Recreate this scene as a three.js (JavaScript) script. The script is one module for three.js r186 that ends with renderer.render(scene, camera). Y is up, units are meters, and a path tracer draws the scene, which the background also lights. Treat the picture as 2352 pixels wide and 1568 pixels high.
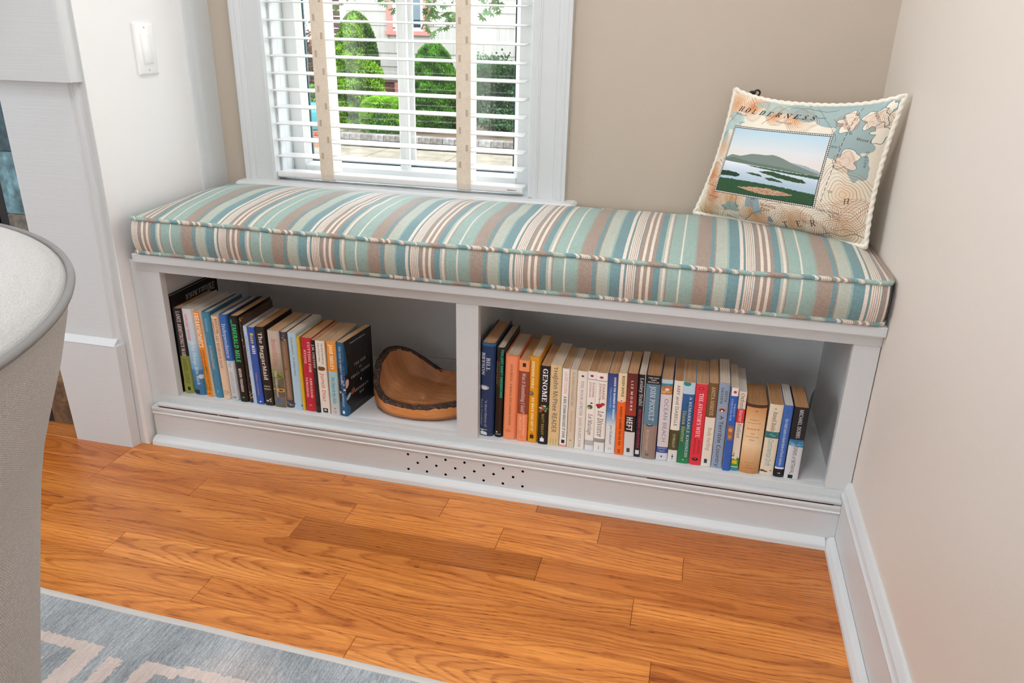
import * as THREE from 'three';
import { RoundedBoxGeometry } from 'three/addons/geometries/RoundedBoxGeometry.js';
import { mergeGeometries, mergeVertices, toCreasedNormals } from 'three/addons/utils/BufferGeometryUtils.js';
import { RectAreaLightUniformsLib } from 'three/addons/lights/RectAreaLightUniformsLib.js';

// ---------------------------------------------------------------- camera, sky, lights, exposure
const scene = new THREE.Scene();
const camera = new THREE.PerspectiveCamera(2 * Math.atan(784 / 1772.38) * 180 / Math.PI, 1.5, 0.05, 200);
camera.position.set(1.2197, 1.0332, 1.535);
camera.rotation.set(-0.388, 0.2313, 0.0235, 'YXZ');
scene.add(camera);

scene.background = new THREE.Color(0.89, 0.96, 1.04);
scene.backgroundIntensity = 7.0;

const renderer = new THREE.WebGLRenderer({ antialias: true });
renderer.toneMapping = THREE.LinearToneMapping;
renderer.toneMappingExposure = 1.0;
renderer.shadowMap.enabled = true;
RectAreaLightUniformsLib.init();
const ADDED_LAMP = { x: 0.9, z: 1.25, y: 2.44, size: 0.36, power: 36, color: new THREE.Color(0.97, 0.98, 1.025) };  // added out of view, stands in for flash bounced off the ceiling
const addedLamp = new THREE.RectAreaLight(ADDED_LAMP.color, ADDED_LAMP.power, ADDED_LAMP.size, ADDED_LAMP.size);
addedLamp.position.set(ADDED_LAMP.x, ADDED_LAMP.y - 0.012, ADDED_LAMP.z);
addedLamp.lookAt(ADDED_LAMP.x, 0, ADDED_LAMP.z);
scene.add(addedLamp);
const ADDED_LAMP2 = { x: 0.72, z: 0.3, y: 2.44, size: 0.36, power: 27, color: ADDED_LAMP.color };  // added out of view to brighten the side panel and right wall
const addedLamp2 = new THREE.RectAreaLight(ADDED_LAMP2.color, ADDED_LAMP2.power, ADDED_LAMP2.size, ADDED_LAMP2.size);
addedLamp2.position.set(ADDED_LAMP2.x, ADDED_LAMP2.y - 0.012, ADDED_LAMP2.z);
addedLamp2.lookAt(ADDED_LAMP2.x, 0, ADDED_LAMP2.z);
scene.add(addedLamp2);

// ---------------------------------------------------------------- helpers
const PI = Math.PI;
let rs = 1234567;
const seedR = (s) => { rs = s >>> 0; };
const rnd = () => { rs = (rs + 0x6d2b79f5) | 0; let t = Math.imul(rs ^ (rs >>> 15), 1 | rs); t = (t + Math.imul(t ^ (t >>> 7), 61 | t)) ^ t; return ((t ^ (t >>> 14)) >>> 0) / 4294967296; };
const rr = (a, b) => a + (b - a) * rnd();
const clamp = (v, a = 0, b = 1) => Math.max(a, Math.min(b, v));
const smooth = (a, b, v) => { const t = clamp((v - a) / (b - a)); return t * t * (3 - 2 * t); };
const hash2 = (x, y, s) => { let h = Math.imul(x, 374761393) + Math.imul(y, 668265263) + Math.imul(s, 2147483647 / 7 | 0); h = Math.imul(h ^ (h >>> 13), 1274126177); return ((h ^ (h >>> 16)) >>> 0) / 4294967296; };
function vnoise(x, y, s = 0, px = 0) {
  const ix = Math.floor(x), iy = Math.floor(y), fx = x - ix, fy = y - iy;
  const w = (v) => (px ? ((v % px) + px) % px : v);
  const a = hash2(w(ix), iy, s), b = hash2(w(ix + 1), iy, s), c = hash2(w(ix), iy + 1, s), d = hash2(w(ix + 1), iy + 1, s);
  const u = fx * fx * (3 - 2 * fx), v = fy * fy * (3 - 2 * fy);
  return a + (b - a) * u + (c - a) * v + (a - b - c + d) * u * v;
}
const fbm = (x, y, s = 0, o = 4) => { let t = 0, a = 0.5, n = 0; for (let i = 0; i < o; i++) { t += a * vnoise(x, y, s + i * 17); n += a; a *= 0.5; x *= 2.03; y *= 2.03; } return t / n; };

const used = {};
function numbered(n) { const k = used[n] = (used[n] ?? -1) + 1; return k ? n + '_' + String(k).padStart(3, '0') : n; }
function shade(o) { o.castShadow = true; o.receiveShadow = true; return o; }
function thing(name, label, category, pos = [0, 0, 0], group) {
  const o = new THREE.Group(); o.name = numbered(name); o.position.set(...pos);
  o.userData = { label, category }; if (group) o.userData.group = group;
  scene.add(o); return o;
}
function struct(name, pos = [0, 0, 0]) { const o = new THREE.Group(); o.name = name; o.userData = { kind: 'structure' }; o.position.set(...pos); scene.add(o); return o; }
function structMesh(name, geo, mat) { const m = shade(new THREE.Mesh(geo, mat)); m.name = name; m.userData = { kind: 'structure' }; scene.add(m); return m; }
// geometry given in world coordinates, put under a parent that only has a position
function part(parent, name, geo, mat, label) {
  const p = new THREE.Vector3(); for (let o = parent; o && o !== scene; o = o.parent) p.add(o.position);
  geo.translate(-p.x, -p.y, -p.z);
  return local(parent, name, geo, mat, label);
}
function local(parent, name, geo, mat, label) {
  const m = shade(new THREE.Mesh(geo, mat)); m.name = name; if (label) m.userData = { label }; parent.add(m); return m;
}
const merge = (list) => { const l = list.map((g) => { let h = g.index ? g.toNonIndexed() : g; for (const k of Object.keys(h.attributes)) if (!['position', 'normal', 'uv'].includes(k)) h.deleteAttribute(k); return h; }); return l.length > 1 ? mergeGeometries(l) : l[0]; };
function boxUV(g, s = 1) {
  if (g.index) g = g.toNonIndexed();
  const p = g.attributes.position, n = p.count, uv = new Float32Array(n * 2), a = new THREE.Vector3(), b = new THREE.Vector3(), c = new THREE.Vector3();
  for (let i = 0; i < n; i += 3) {
    a.fromBufferAttribute(p, i); b.fromBufferAttribute(p, i + 1); c.fromBufferAttribute(p, i + 2);
    const m = b.clone().sub(a).cross(c.clone().sub(a)); const ax = Math.abs(m.x), ay = Math.abs(m.y), az = Math.abs(m.z);
    [a, b, c].forEach((q, k) => { const [u, v] = ax > ay && ax > az ? [q.z, q.y] : ay > az ? [q.x, q.z] : [q.x, q.y]; uv[(i + k) * 2] = u / s; uv[(i + k) * 2 + 1] = v / s; });
  }
  g.setAttribute('uv', new THREE.BufferAttribute(uv, 2)); return g;
}
const bx = (x0, x1, y0, y1, z0, z1) => boxUV(new THREE.BoxGeometry(x1 - x0, y1 - y0, z1 - z0).translate((x0 + x1) / 2, (y0 + y1) / 2, (z0 + z1) / 2));
const rb = (x0, x1, y0, y1, z0, z1, r = 0.0015, seg = 2) => boxUV(new RoundedBoxGeometry(x1 - x0, y1 - y0, z1 - z0, seg, Math.min(r, (x1 - x0) / 2.01, (y1 - y0) / 2.01, (z1 - z0) / 2.01)).translate((x0 + x1) / 2, (y0 + y1) / 2, (z0 + z1) / 2));
const shapeOf = (pts) => new THREE.Shape(pts.map(([a, b]) => new THREE.Vector2(a, b)));
const ext = (sh, d, o = {}) => new THREE.ExtrudeGeometry(sh, { depth: d, bevelEnabled: false, steps: 1, curveSegments: 10, ...o });
const cr = (g, a = 0.7) => toCreasedNormals(g.index ? g.toNonIndexed() : g, a);
const profX = (pts, x0, x1) => boxUV(cr(ext(shapeOf(pts.map(([z, y]) => [-z, y])), x1 - x0).rotateY(PI / 2).translate(x0, 0, 0)));   // pts are [z, y]
const profZ = (pts, z0, z1) => boxUV(cr(ext(shapeOf(pts), z1 - z0).translate(0, 0, z0)));                                              // pts are [x, y]
const profY = (pts, y0, y1) => boxUV(cr(ext(shapeOf(pts.map(([x, z]) => [x, -z])), y1 - y0).rotateX(-PI / 2).translate(0, y0, 0)));    // pts are [x, z]
function tube(pts, r, seg, rad = 8, closed = false, tension = 0.5) {
  return new THREE.TubeGeometry(new THREE.CatmullRomCurve3(pts, closed, 'catmullrom', tension), seg, r, rad, closed);
}
function grid(nu, nv, f, closeU = false) {
  const pos = [], uv = [], idx = [];
  for (let j = 0; j <= nv; j++) for (let i = 0; i <= nu; i++) { const q = f(i / nu, j / nv); pos.push(q[0], q[1], q[2]); uv.push(q[3] ?? i / nu, q[4] ?? j / nv); }
  for (let j = 0; j < nv; j++) for (let i = 0; i < nu; i++) { const a = j * (nu + 1) + i, b = a + 1, c = a + nu + 1, d = c + 1; idx.push(a, b, d, a, d, c); }
  const g = new THREE.BufferGeometry();
  g.setAttribute('position', new THREE.Float32BufferAttribute(pos, 3)); g.setAttribute('uv', new THREE.Float32BufferAttribute(uv, 2)); g.setIndex(idx); g.computeVertexNormals();
  if (closeU) { const n = g.attributes.normal; for (let j = 0; j <= nv; j++) { const a = j * (nu + 1), b = a + nu; const v = new THREE.Vector3(n.getX(a) + n.getX(b), n.getY(a) + n.getY(b), n.getZ(a) + n.getZ(b)).normalize(); n.setXYZ(a, v.x, v.y, v.z); n.setXYZ(b, v.x, v.y, v.z); } }
  return g;
}
// ---------------------------------------------------------------- textures
function canvasTex(w, h, draw, wrap = true) {
  const c = document.createElement('canvas'); c.width = w; c.height = h; draw(c.getContext('2d'), w, h);
  const t = new THREE.CanvasTexture(c); t.colorSpace = THREE.SRGBColorSpace; t.anisotropy = 8;
  if (wrap) t.wrapS = t.wrapT = THREE.RepeatWrapping; return t;
}
function dataTex(w, h, f, srgb = true) {
  const d = new Uint8Array(w * h * 4);
  for (let y = 0; y < h; y++) for (let x = 0; x < w; x++) { const q = f(x / w, y / h, x, y), o = (y * w + x) * 4; d[o] = clamp(q[0], 0, 255); d[o + 1] = clamp(q[1], 0, 255); d[o + 2] = clamp(q[2], 0, 255); d[o + 3] = 255; }
  const t = new THREE.DataTexture(d, w, h); t.magFilter = THREE.LinearFilter; t.minFilter = THREE.LinearMipmapLinearFilter; t.generateMipmaps = true; t.wrapS = t.wrapT = THREE.RepeatWrapping;
  if (srgb) t.colorSpace = THREE.SRGBColorSpace; t.needsUpdate = true; return t;
}
const rgb = (h) => [(h >> 16) & 255, (h >> 8) & 255, h & 255];
const mix3 = (a, b, t) => [a[0] + (b[0] - a[0]) * t, a[1] + (b[1] - a[1]) * t, a[2] + (b[2] - a[2]) * t];
const rep = (t, u, v = u) => { const c = t.clone(); c.repeat.set(u, v); c.needsUpdate = true; return c; };
const S = (o) => new THREE.MeshStandardMaterial(o);
const Ph = (o) => new THREE.MeshPhysicalMaterial(o);

const bumpPaint = dataTex(512, 512, (u, v) => { const n = 128 + 90 * (fbm(u * 60, v * 60, 3, 3) - 0.5) + 60 * (fbm(u * 8, v * 8, 9, 3) - 0.5); return [n, n, n]; }, false);
const bumpBrush = dataTex(512, 512, (u, v) => { const n = 128 + 110 * (fbm(u * 3, v * 160, 5, 3) - 0.5) + 50 * (fbm(u * 30, v * 30, 6, 2) - 0.5); return [n, n, n]; }, false);
const weave = dataTex(256, 256, (u, v, x, y) => { const a = Math.sin(x * PI / 4) * (((y >> 3) & 1) ? 1 : -1), b = Math.sin(y * PI / 4); const n = 128 + 55 * a * b + 50 * (hash2(x >> 1, y >> 1, 4) - 0.5); return [n, n, n]; }, false);

const M = {
  white: S({ color: 0xd2d5d5, roughness: 0.42, bumpMap: rep(bumpBrush, 3), bumpScale: 0.0005 }),
  whiteWall: S({ color: 0xebeae8, roughness: 0.5, bumpMap: rep(bumpPaint, 2.5), bumpScale: 0.0005 }),
  vinyl: S({ color: 0xf1f1ef, roughness: 0.35 }),
  inside: S({ color: 0xe2e3e3, roughness: 0.6, bumpMap: rep(bumpBrush, 2), bumpScale: 0.0006 }),  // bench white in a lighter copy, lifting the shade in the bays
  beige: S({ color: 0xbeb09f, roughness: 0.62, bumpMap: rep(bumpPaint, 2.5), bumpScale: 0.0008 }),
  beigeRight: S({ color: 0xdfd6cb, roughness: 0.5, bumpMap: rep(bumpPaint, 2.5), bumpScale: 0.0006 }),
  ceiling: S({ color: 0xefeeea, roughness: 0.8 }),
  glass: Ph({ color: 0xffffff, roughness: 0, transmission: 1, thickness: 0, ior: 1.5 }),
  black: S({ color: 0x14171a, roughness: 0.6 }),
  soot: S({ color: 0x0c0c0d, roughness: 0.95 }),
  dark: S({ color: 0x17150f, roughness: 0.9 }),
};

// ================================================================ THE ROOM
const XL = -0.101, XR = 1.605, ZB = -0.441;
{ // oak strip floor, plank by plank
  const base = structMesh('floor', merge([bx(-2.6, XR + 0.1, -0.14, -0.0185, -0.441, 4.7), bx(-2.6, XR + 0.1, -0.0185, -0.0002, 1.693, 4.7), bx(-2.6, XR + 0.1, -0.0185, -0.0002, -0.441, -0.0885)]), S({ color: 0x9a5d28, roughness: 0.5 }));
  const ROWS = 16, W = 2048, H = 1280, rh = H / ROWS;
  const grain = new Float32Array(W * H);
  const col = dataTex(W, H, (u, v, x, y) => {
    const k = Math.floor(y / rh), t = (y % rh) / rh - 0.5, X = u * 2.0;            // metres along, -0.5..0.5 across
    const cath = [0.9, 0.2, 1, 0.35, 0.75, 0.15, 1, 0.45, 0.8, 0.3, 0.95, 0.1, 0.6, 0.25, 0.85, 0.5][k];
    const per = 2.0, wob = (a, b, s) => { const q = vnoise(X * a, b, s, Math.round(per * a)); return q - 0.5; };
    const centre = wob(1.5, k * 7.3, 11) * 0.9;
    const d = t - centre * (0.3 + cath * 0.7) + wob(4, k * 3.1 + t * 0.8, 5) * 0.18;
    const field = cath * (d * d * 9 + (vnoise(X * 2, k * 5.7, 23, 4) - 0.5) * 7.0) + (1 - cath) * (t * 7 + wob(3, k * 9.1 + t, 31) * 2.2) + wob(9, k * 4.4 + t * 3, 8) * 0.6 + vnoise(X * 26, t * 9 + k * 31, 77, 52) * 0.25;
    let ring = field * 1.6; ring -= Math.floor(ring);
    const late = smooth(0.45, 0.82, ring) * (1 - smooth(0.86, 1.0, ring));
    const pore = smooth(0.62, 0.9, vnoise(X * 55, t * 78 + k * 100, 41, 110)) * (0.25 + 0.75 * late);
    const streak = vnoise(X * 3, t * 5 + k * 50, 63, 6) - 0.5, fine = vnoise(X * 30, t * 95 + k * 140, 51, 60) - 0.5;
    let g = 0.5 + streak * 0.38 + fine * 0.42 - late * (0.26 + 0.2 * fine) - pore * 0.42 + 0.02;
    grain[y * W + x] = g;
    const a = mix3([152, 78, 22], [234, 156, 78], clamp(g + 0.12)); const dk = clamp(-(g - 0.12) * 1.4, 0, 0.6);
    return mix3(a, [108, 54, 14], dk);
  });
  const bump = dataTex(1024, 640, (u, v, x, y) => { const n = 128 + 90 * (grain[(y * 2) * W + x * 2] - 0.4); return [n, n, n]; }, false);
  const tones = { L: [1.14, 1.14, 1.12], M: [1.0, 0.97, 0.92], D: [0.74, 0.66, 0.55], R: [0.88, 0.77, 0.62], P: [1.18, 1.24, 1.38], K: [0.66, 0.57, 0.46] };
  const mats = {}; for (const k in tones) mats[k] = Ph({ map: col, color: new THREE.Color(...tones[k]), roughness: 0.36, bumpMap: bump, bumpScale: 0.0006, clearcoat: 0.25, clearcoatRoughness: 0.3 });
  function plank(x0, x1, z0, z1, strip, off, mat) {
    const e = 0.0006, y1 = 0, b = 0.0009, g = 0.00025; x0 += g; x1 -= g; z0 += g; z1 -= g;
    const P = [[x0, -b, z0], [x1, -b, z0], [x1, -b, z1], [x0, -b, z1], [x0 + e, y1, z0 + e], [x1 - e, y1, z0 + e], [x1 - e, y1, z1 - e], [x0 + e, y1, z1 - e], [x0, -0.018, z0], [x1, -0.018, z0], [x1, -0.018, z1], [x0, -0.018, z1]];
    const Q = [[4, 7, 6, 5], [0, 4, 5, 1], [1, 5, 6, 2], [2, 6, 7, 3], [3, 7, 4, 0], [8, 0, 1, 9], [9, 1, 2, 10], [10, 2, 3, 11], [11, 3, 0, 8]];
    const pos = [], uv = [];
    for (const q of Q) for (const i of [q[0], q[1], q[2], q[0], q[2], q[3]]) { const p = P[i]; pos.push(...p); uv.push((p[0] - x0) / 2 + off, (strip + 0.06 + 0.88 * (p[2] - z0) / (z1 - z0)) / ROWS); }
    const gm = new THREE.BufferGeometry(); gm.setAttribute('position', new THREE.Float32BufferAttribute(pos, 3)); gm.setAttribute('uv', new THREE.Float32BufferAttribute(uv, 2)); gm.computeVertexNormals();
    const m = local(base, 'plank', gm, mats[mat]); return m;
  }
  seedR(77);
  const z = (i) => -0.012 + 0.0775 * i;
  // the joints of the rows in view: ends and tones from the back row on
  const V = [
    [[-0.9, 'M', 3], [0.456, 'M', 5], [0.939, 'K', 8], [1.6, 0]],
    [[-1.0, 'R', 0], [-0.131, 'M', 4], [0.731, 'L', 2], [1.092, 'R', 5], [1.6, 0]],
    [[-1.1, 'R', 7], [-0.131, 'R', 12], [0.141, 'M', 14], [0.532, 'L', 15], [0.883, 'L', 9], [1.276, 'M', 4], [1.6, 0]],
    [[-0.8, 'M', 10], [0.442, 'D', 11], [0.986, 'R', 2], [1.6, 0]],
    [[-1.0, 'R', 1], [-0.131, 'M', 7], [1.186, 'L', 13], [1.6, 0]],
    [[-0.9, 'L', 5], [0.097, 'P', 4], [0.614, 'M', 7], [1.6, 0]],
    [[-1.1, 'M', 6], [0.361, 'L', 0], [1.231, 'R', 6], [1.6, 0]],
    [[-0.7, 'L', 8], [0.705, 'P', 10], [1.6, 0]]];
  for (let i = -1; i < 22; i++) {
    let row = V[i];
    if (!row || i < 0) { row = []; let x = -1.3 - rnd() * 0.4; while (x < 1.5) { row.push([x, 'LMRMDP'[Math.floor(rnd() * 6)], Math.floor(rnd() * 16)]); x += rr(0.4, 1.2); } row.push([1.6, 0]); }
    row = [[-2.58, 'M', (i + 20) % 16], ...row];
    for (let k = 0; k + 1 < row.length; k++) if (row[k + 1][0] > -1.6) plank(row[k][0] < -1.7 ? -2.58 : row[k][0], row[k + 1][0], z(i), z(i + 1), row[k][2], rnd(), row[k][1]);
  }
}
{ // walls, ceiling; daylight enters through the bench window and two unseen windows added for fill light
  const T = 0.15;
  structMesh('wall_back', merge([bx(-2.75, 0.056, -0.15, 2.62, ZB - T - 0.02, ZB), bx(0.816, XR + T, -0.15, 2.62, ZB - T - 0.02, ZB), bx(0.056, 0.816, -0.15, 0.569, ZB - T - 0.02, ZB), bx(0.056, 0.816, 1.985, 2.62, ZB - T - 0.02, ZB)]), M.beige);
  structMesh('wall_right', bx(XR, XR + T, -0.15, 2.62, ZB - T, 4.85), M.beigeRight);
  const wz0 = 0.45, wz1 = 2.45, wy0 = 0.7, wy1 = 2.25;
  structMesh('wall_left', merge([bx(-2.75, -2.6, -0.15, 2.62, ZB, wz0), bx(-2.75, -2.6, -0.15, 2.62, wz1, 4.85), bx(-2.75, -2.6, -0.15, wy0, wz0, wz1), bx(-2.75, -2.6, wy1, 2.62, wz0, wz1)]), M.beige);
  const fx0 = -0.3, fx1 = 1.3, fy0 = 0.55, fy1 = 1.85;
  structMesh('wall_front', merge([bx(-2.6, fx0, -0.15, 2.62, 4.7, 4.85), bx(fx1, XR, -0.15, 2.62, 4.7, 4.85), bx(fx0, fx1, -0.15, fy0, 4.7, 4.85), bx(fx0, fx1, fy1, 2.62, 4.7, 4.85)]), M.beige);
  const w3 = struct('window_3', [(fx0 + fx1) / 2, fy0, 4.78]);  // unseen front window, added to light the bench front
  part(w3, 'window_frame', merge([rb(fx0, fx1, fy0, fy0 + 0.05, 4.74, 4.83), rb(fx0, fx1, fy1 - 0.05, fy1, 4.74, 4.83), rb(fx0, fx0 + 0.05, fy0 + 0.05, fy1 - 0.05, 4.74, 4.83), rb(fx1 - 0.05, fx1, fy0 + 0.05, fy1 - 0.05, 4.74, 4.83)]), M.vinyl);
  part(w3, 'glass_pane', bx(fx0 + 0.05, fx1 - 0.05, fy0 + 0.05, fy1 - 0.05, 4.783, 4.787), M.glass);
  structMesh('ceiling', bx(-2.75, XR + T, 2.47, 2.62, ZB, 4.85), M.ceiling);
  const w2 = struct('window_2', [-2.675, wy0, (wz0 + wz1) / 2]), zm = (wz0 + wz1) / 2;  // unseen left window, added to brighten the right wall
  part(w2, 'window_frame', merge([rb(-2.72, -2.63, wy0, wy0 + 0.05, wz0, wz1), rb(-2.72, -2.63, wy1 - 0.05, wy1, wz0, wz1), rb(-2.72, -2.63, wy0 + 0.05, wy1 - 0.05, wz0, wz0 + 0.05), rb(-2.72, -2.63, wy0 + 0.05, wy1 - 0.05, wz1 - 0.05, wz1), rb(-2.72, -2.63, wy0 + 0.05, wy1 - 0.05, zm - 0.03, zm + 0.03)]), M.vinyl);
  part(w2, 'glass_pane', bx(-2.677, -2.673, wy0 + 0.05, wy1 - 0.05, wz0 + 0.05, wz1 - 0.05), M.glass);
  for (const [L, n, lab] of [[ADDED_LAMP, 0, 'unseen square ceiling light standing in for bounced flash over the open floor'], [ADDED_LAMP2, 1, 'unseen square ceiling light added as fill nearest the window']]) {  // unseen fixtures, added only for the light they give
    const c = thing('added_ceiling_light', lab, 'added ceiling light', [L.x, 2.47, L.z]);
    const h = L.size / 2 + 0.02;
    part(c, 'frame', merge([rb(L.x - h, L.x + h, L.y - 0.012, 2.47, L.z - h, L.z - h + 0.02), rb(L.x - h, L.x + h, L.y - 0.012, 2.47, L.z + h - 0.02, L.z + h), rb(L.x - h, L.x - h + 0.02, L.y - 0.012, 2.47, L.z - h, L.z + h), rb(L.x + h - 0.02, L.x + h, L.y - 0.012, 2.47, L.z - h, L.z + h)]), M.vinyl);
    part(c, 'diffuser', bx(L.x - L.size / 2, L.x + L.size / 2, L.y - 0.006, L.y + 0.012, L.z - L.size / 2, L.z + L.size / 2), S({ color: 0xffffff, emissive: L.color, emissiveIntensity: 1.4, roughness: 0.6 }));
  }
}
{ // baseboard on the right wall, with its cap and quarter round
  const t = struct('baseboard_right', [XR, 0, 0.5]);
  part(t, 'board', profZ([[XR, 0], [XR - 0.015, 0], [XR - 0.015, 0.119], [XR, 0.119]], 0.0, 3.9), M.white);
  part(t, 'cap_moulding', profZ([[XR, 0.119], [XR - 0.016, 0.119], [XR - 0.0165, 0.124], [XR - 0.012, 0.129], [XR - 0.0115, 0.138], [XR - 0.010, 0.1395], [XR - 0.008, 0.1505], [XR - 0.006, 0.153], [XR, 0.153]], 0.0, 3.9), M.white);
  const q = [[XR - 0.0158, 0], [XR - 0.0345, 0]]; for (let i = 0; i <= 6; i++) { const a = i / 6 * PI / 2; q.push([XR - 0.0158 - 0.0187 * Math.cos(a), 0.006 + 0.019 * Math.sin(a)]); }
  part(t, 'shoe_moulding', profZ(q, 0.018, 3.9), M.white);
}
{ // white panelled side of the chimney breast beside the bench, and its corner board
  structMesh('wall_side', bx(-0.122, XL, 0, 2.47, ZB, 0.037), M.whiteWall);
  structMesh('trim_1', profY([[XL, -0.3255], [XL + 0.004, -0.327], [XL + 0.006, -0.333], [XL + 0.0055, -0.352], [XL + 0.0075, -0.36], [XL + 0.0075, -0.375], [XL + 0.0055, ZB + 0.0005], [XL, ZB + 0.0005]], 0.52, 2.47), M.white);
  const r = 'wall_chimney';
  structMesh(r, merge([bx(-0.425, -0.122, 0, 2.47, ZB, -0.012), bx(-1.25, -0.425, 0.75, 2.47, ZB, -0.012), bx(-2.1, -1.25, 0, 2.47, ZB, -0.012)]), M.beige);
}
{ // bench window: casing, stool, jambs, sash and glass
  const w = struct('window_1', [0.436, 0.6, ZB]);
  const xi0 = 0.069, xi1 = 0.803, xo0 = -0.0215, xo1 = 0.889, yt = 0.617;
  const cas = (s, xi, xo) => { const d = Math.sign(xo - xi), W = Math.abs(xo - xi), P = [[0, ZB], [0, -0.424], [0.003, -0.4215], [0.008, -0.4215], [0.0105, -0.4245], [0.052, -0.4255], [0.054, -0.4225], [0.058, -0.4215], [0.062, -0.4225], [0.065, -0.42], [0.070, -0.4165], [0.0745, -0.4165], [0.077, -0.4185], [0.082, -0.417], [W, -0.417], [W, ZB]].map(([a, z]) => [xi + d * a, z]); if (d > 0) P.reverse(); return profY(P, yt, 2.05); };
  part(w, 'casing', cas(-1, xi0, xo0), M.white); part(w, 'casing', cas(1, xi1, xo1), M.white);
  part(w, 'head_casing', rb(xo0 - 0.01, xo1 + 0.01, 1.98, 2.09, ZB, -0.412), M.white);
  const st = []; for (let i = 0; i <= 8; i++) { const a = -PI / 2 + i / 8 * PI; st.push([-0.393 + 0.0135 * Math.cos(a), 0.6055 + 0.0125 * Math.sin(a)]); }
  part(w, 'stool', cr(rb(-0.0395, 0.9215, 0.593, 0.618, -0.54, -0.3795, 0.0118, 4)), M.white);
  part(w, 'apron', rb(xo0, xo1, 0.53, 0.593, ZB, -0.424), M.white);
  part(w, 'jamb', merge([bx(xi0 - 0.0125, xi0 + 0.0006, 0.618, 1.98, -0.62, -0.4225), rb(xi0 - 0.002, xi0 + 0.007, 0.618, 1.98, -0.4795, -0.452, 0.002), rb(xi0 - 0.002, xi0 + 0.004, 0.618, 1.98, -0.512, -0.484, 0.002)]), M.white);
  part(w, 'jamb', merge([bx(xi1 - 0.0006, xi1 + 0.0125, 0.618, 1.98, -0.62, -0.4225), rb(xi1 - 0.013, xi1 + 0.002, 0.618, 1.98, -0.438, -0.425, 0.004), rb(xi1 - 0.007, xi1 + 0.002, 0.618, 1.98, -0.512, -0.484, 0.002)]), M.white);
  part(w, 'head_jamb', bx(xi0, xi1, 1.965, 1.98, -0.62, -0.4225), M.white);
  part(w, 'sill', rb(xi0, xi1, 0.57, 0.612, -0.70, -0.52, 0.004), M.vinyl);
  const z0 = -0.575, z1 = -0.53;
  const sash = (x0, x1, y0, y1) => rb(x0, x1, y0, y1, z0, z1, 0.003);
  part(w, 'sash_stile', sash(xi0, 0.106, 0.612, 1.965), M.vinyl); part(w, 'sash_stile', sash(0.7345, xi1, 0.612, 1.965), M.vinyl);
  part(w, 'sash_rail', sash(0.106, 0.7345, 0.612, 0.648), M.vinyl); part(w, 'sash_rail', sash(0.106, 0.7345, 1.28, 1.32), M.vinyl); part(w, 'sash_rail', sash(0.106, 0.7345, 1.93, 1.965), M.vinyl);
  // glazing beads slope in to the pane
  part(w, 'glazing_bead', merge([profY([[0.106, -0.533], [0.119, -0.545], [0.119, -0.56], [0.106, -0.56]].reverse(), 0.648, 1.28), profY([[0.7345, -0.533], [0.7235, -0.545], [0.7235, -0.56], [0.7345, -0.56]], 0.648, 1.28), profX([[-0.533, 0.648], [-0.545, 0.657], [-0.56, 0.657], [-0.56, 0.648]], 0.106, 0.7345)]), M.vinyl);
  part(w, 'gasket', merge([bx(0.119, 0.1225, 0.657, 1.28, -0.556, -0.549), bx(0.719, 0.7235, 0.657, 1.28, -0.556, -0.549), bx(0.1225, 0.719, 0.657, 0.6605, -0.556, -0.549)]), S({ color: 0x2d4a52, roughness: 0.6 }));
  part(w, 'muntin', profY([[0.392, -0.548], [0.395, -0.543], [0.401, -0.542], [0.402, -0.5395], [0.414, -0.5395], [0.415, -0.542], [0.421, -0.543], [0.424, -0.548]].reverse(), 0.652, 1.28), M.vinyl);
  part(w, 'muntin', rb(0.396, 0.436, 0.657, 1.28, -0.5615, -0.5565, 0.002), M.vinyl);
  part(w, 'muntin_clip', new THREE.CylinderGeometry(0.0105, 0.0105, 0.007, 20).rotateX(PI / 2).translate(0.408, 0.6535, -0.541), M.vinyl);
  part(w, 'glass_pane', bx(0.1195, 0.723, 0.652, 1.28, -0.5535, -0.5505), M.glass);
  part(w, 'glass_pane', bx(0.1195, 0.723, 1.32, 1.93, -0.5535, -0.5505), M.glass);
}
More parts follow.
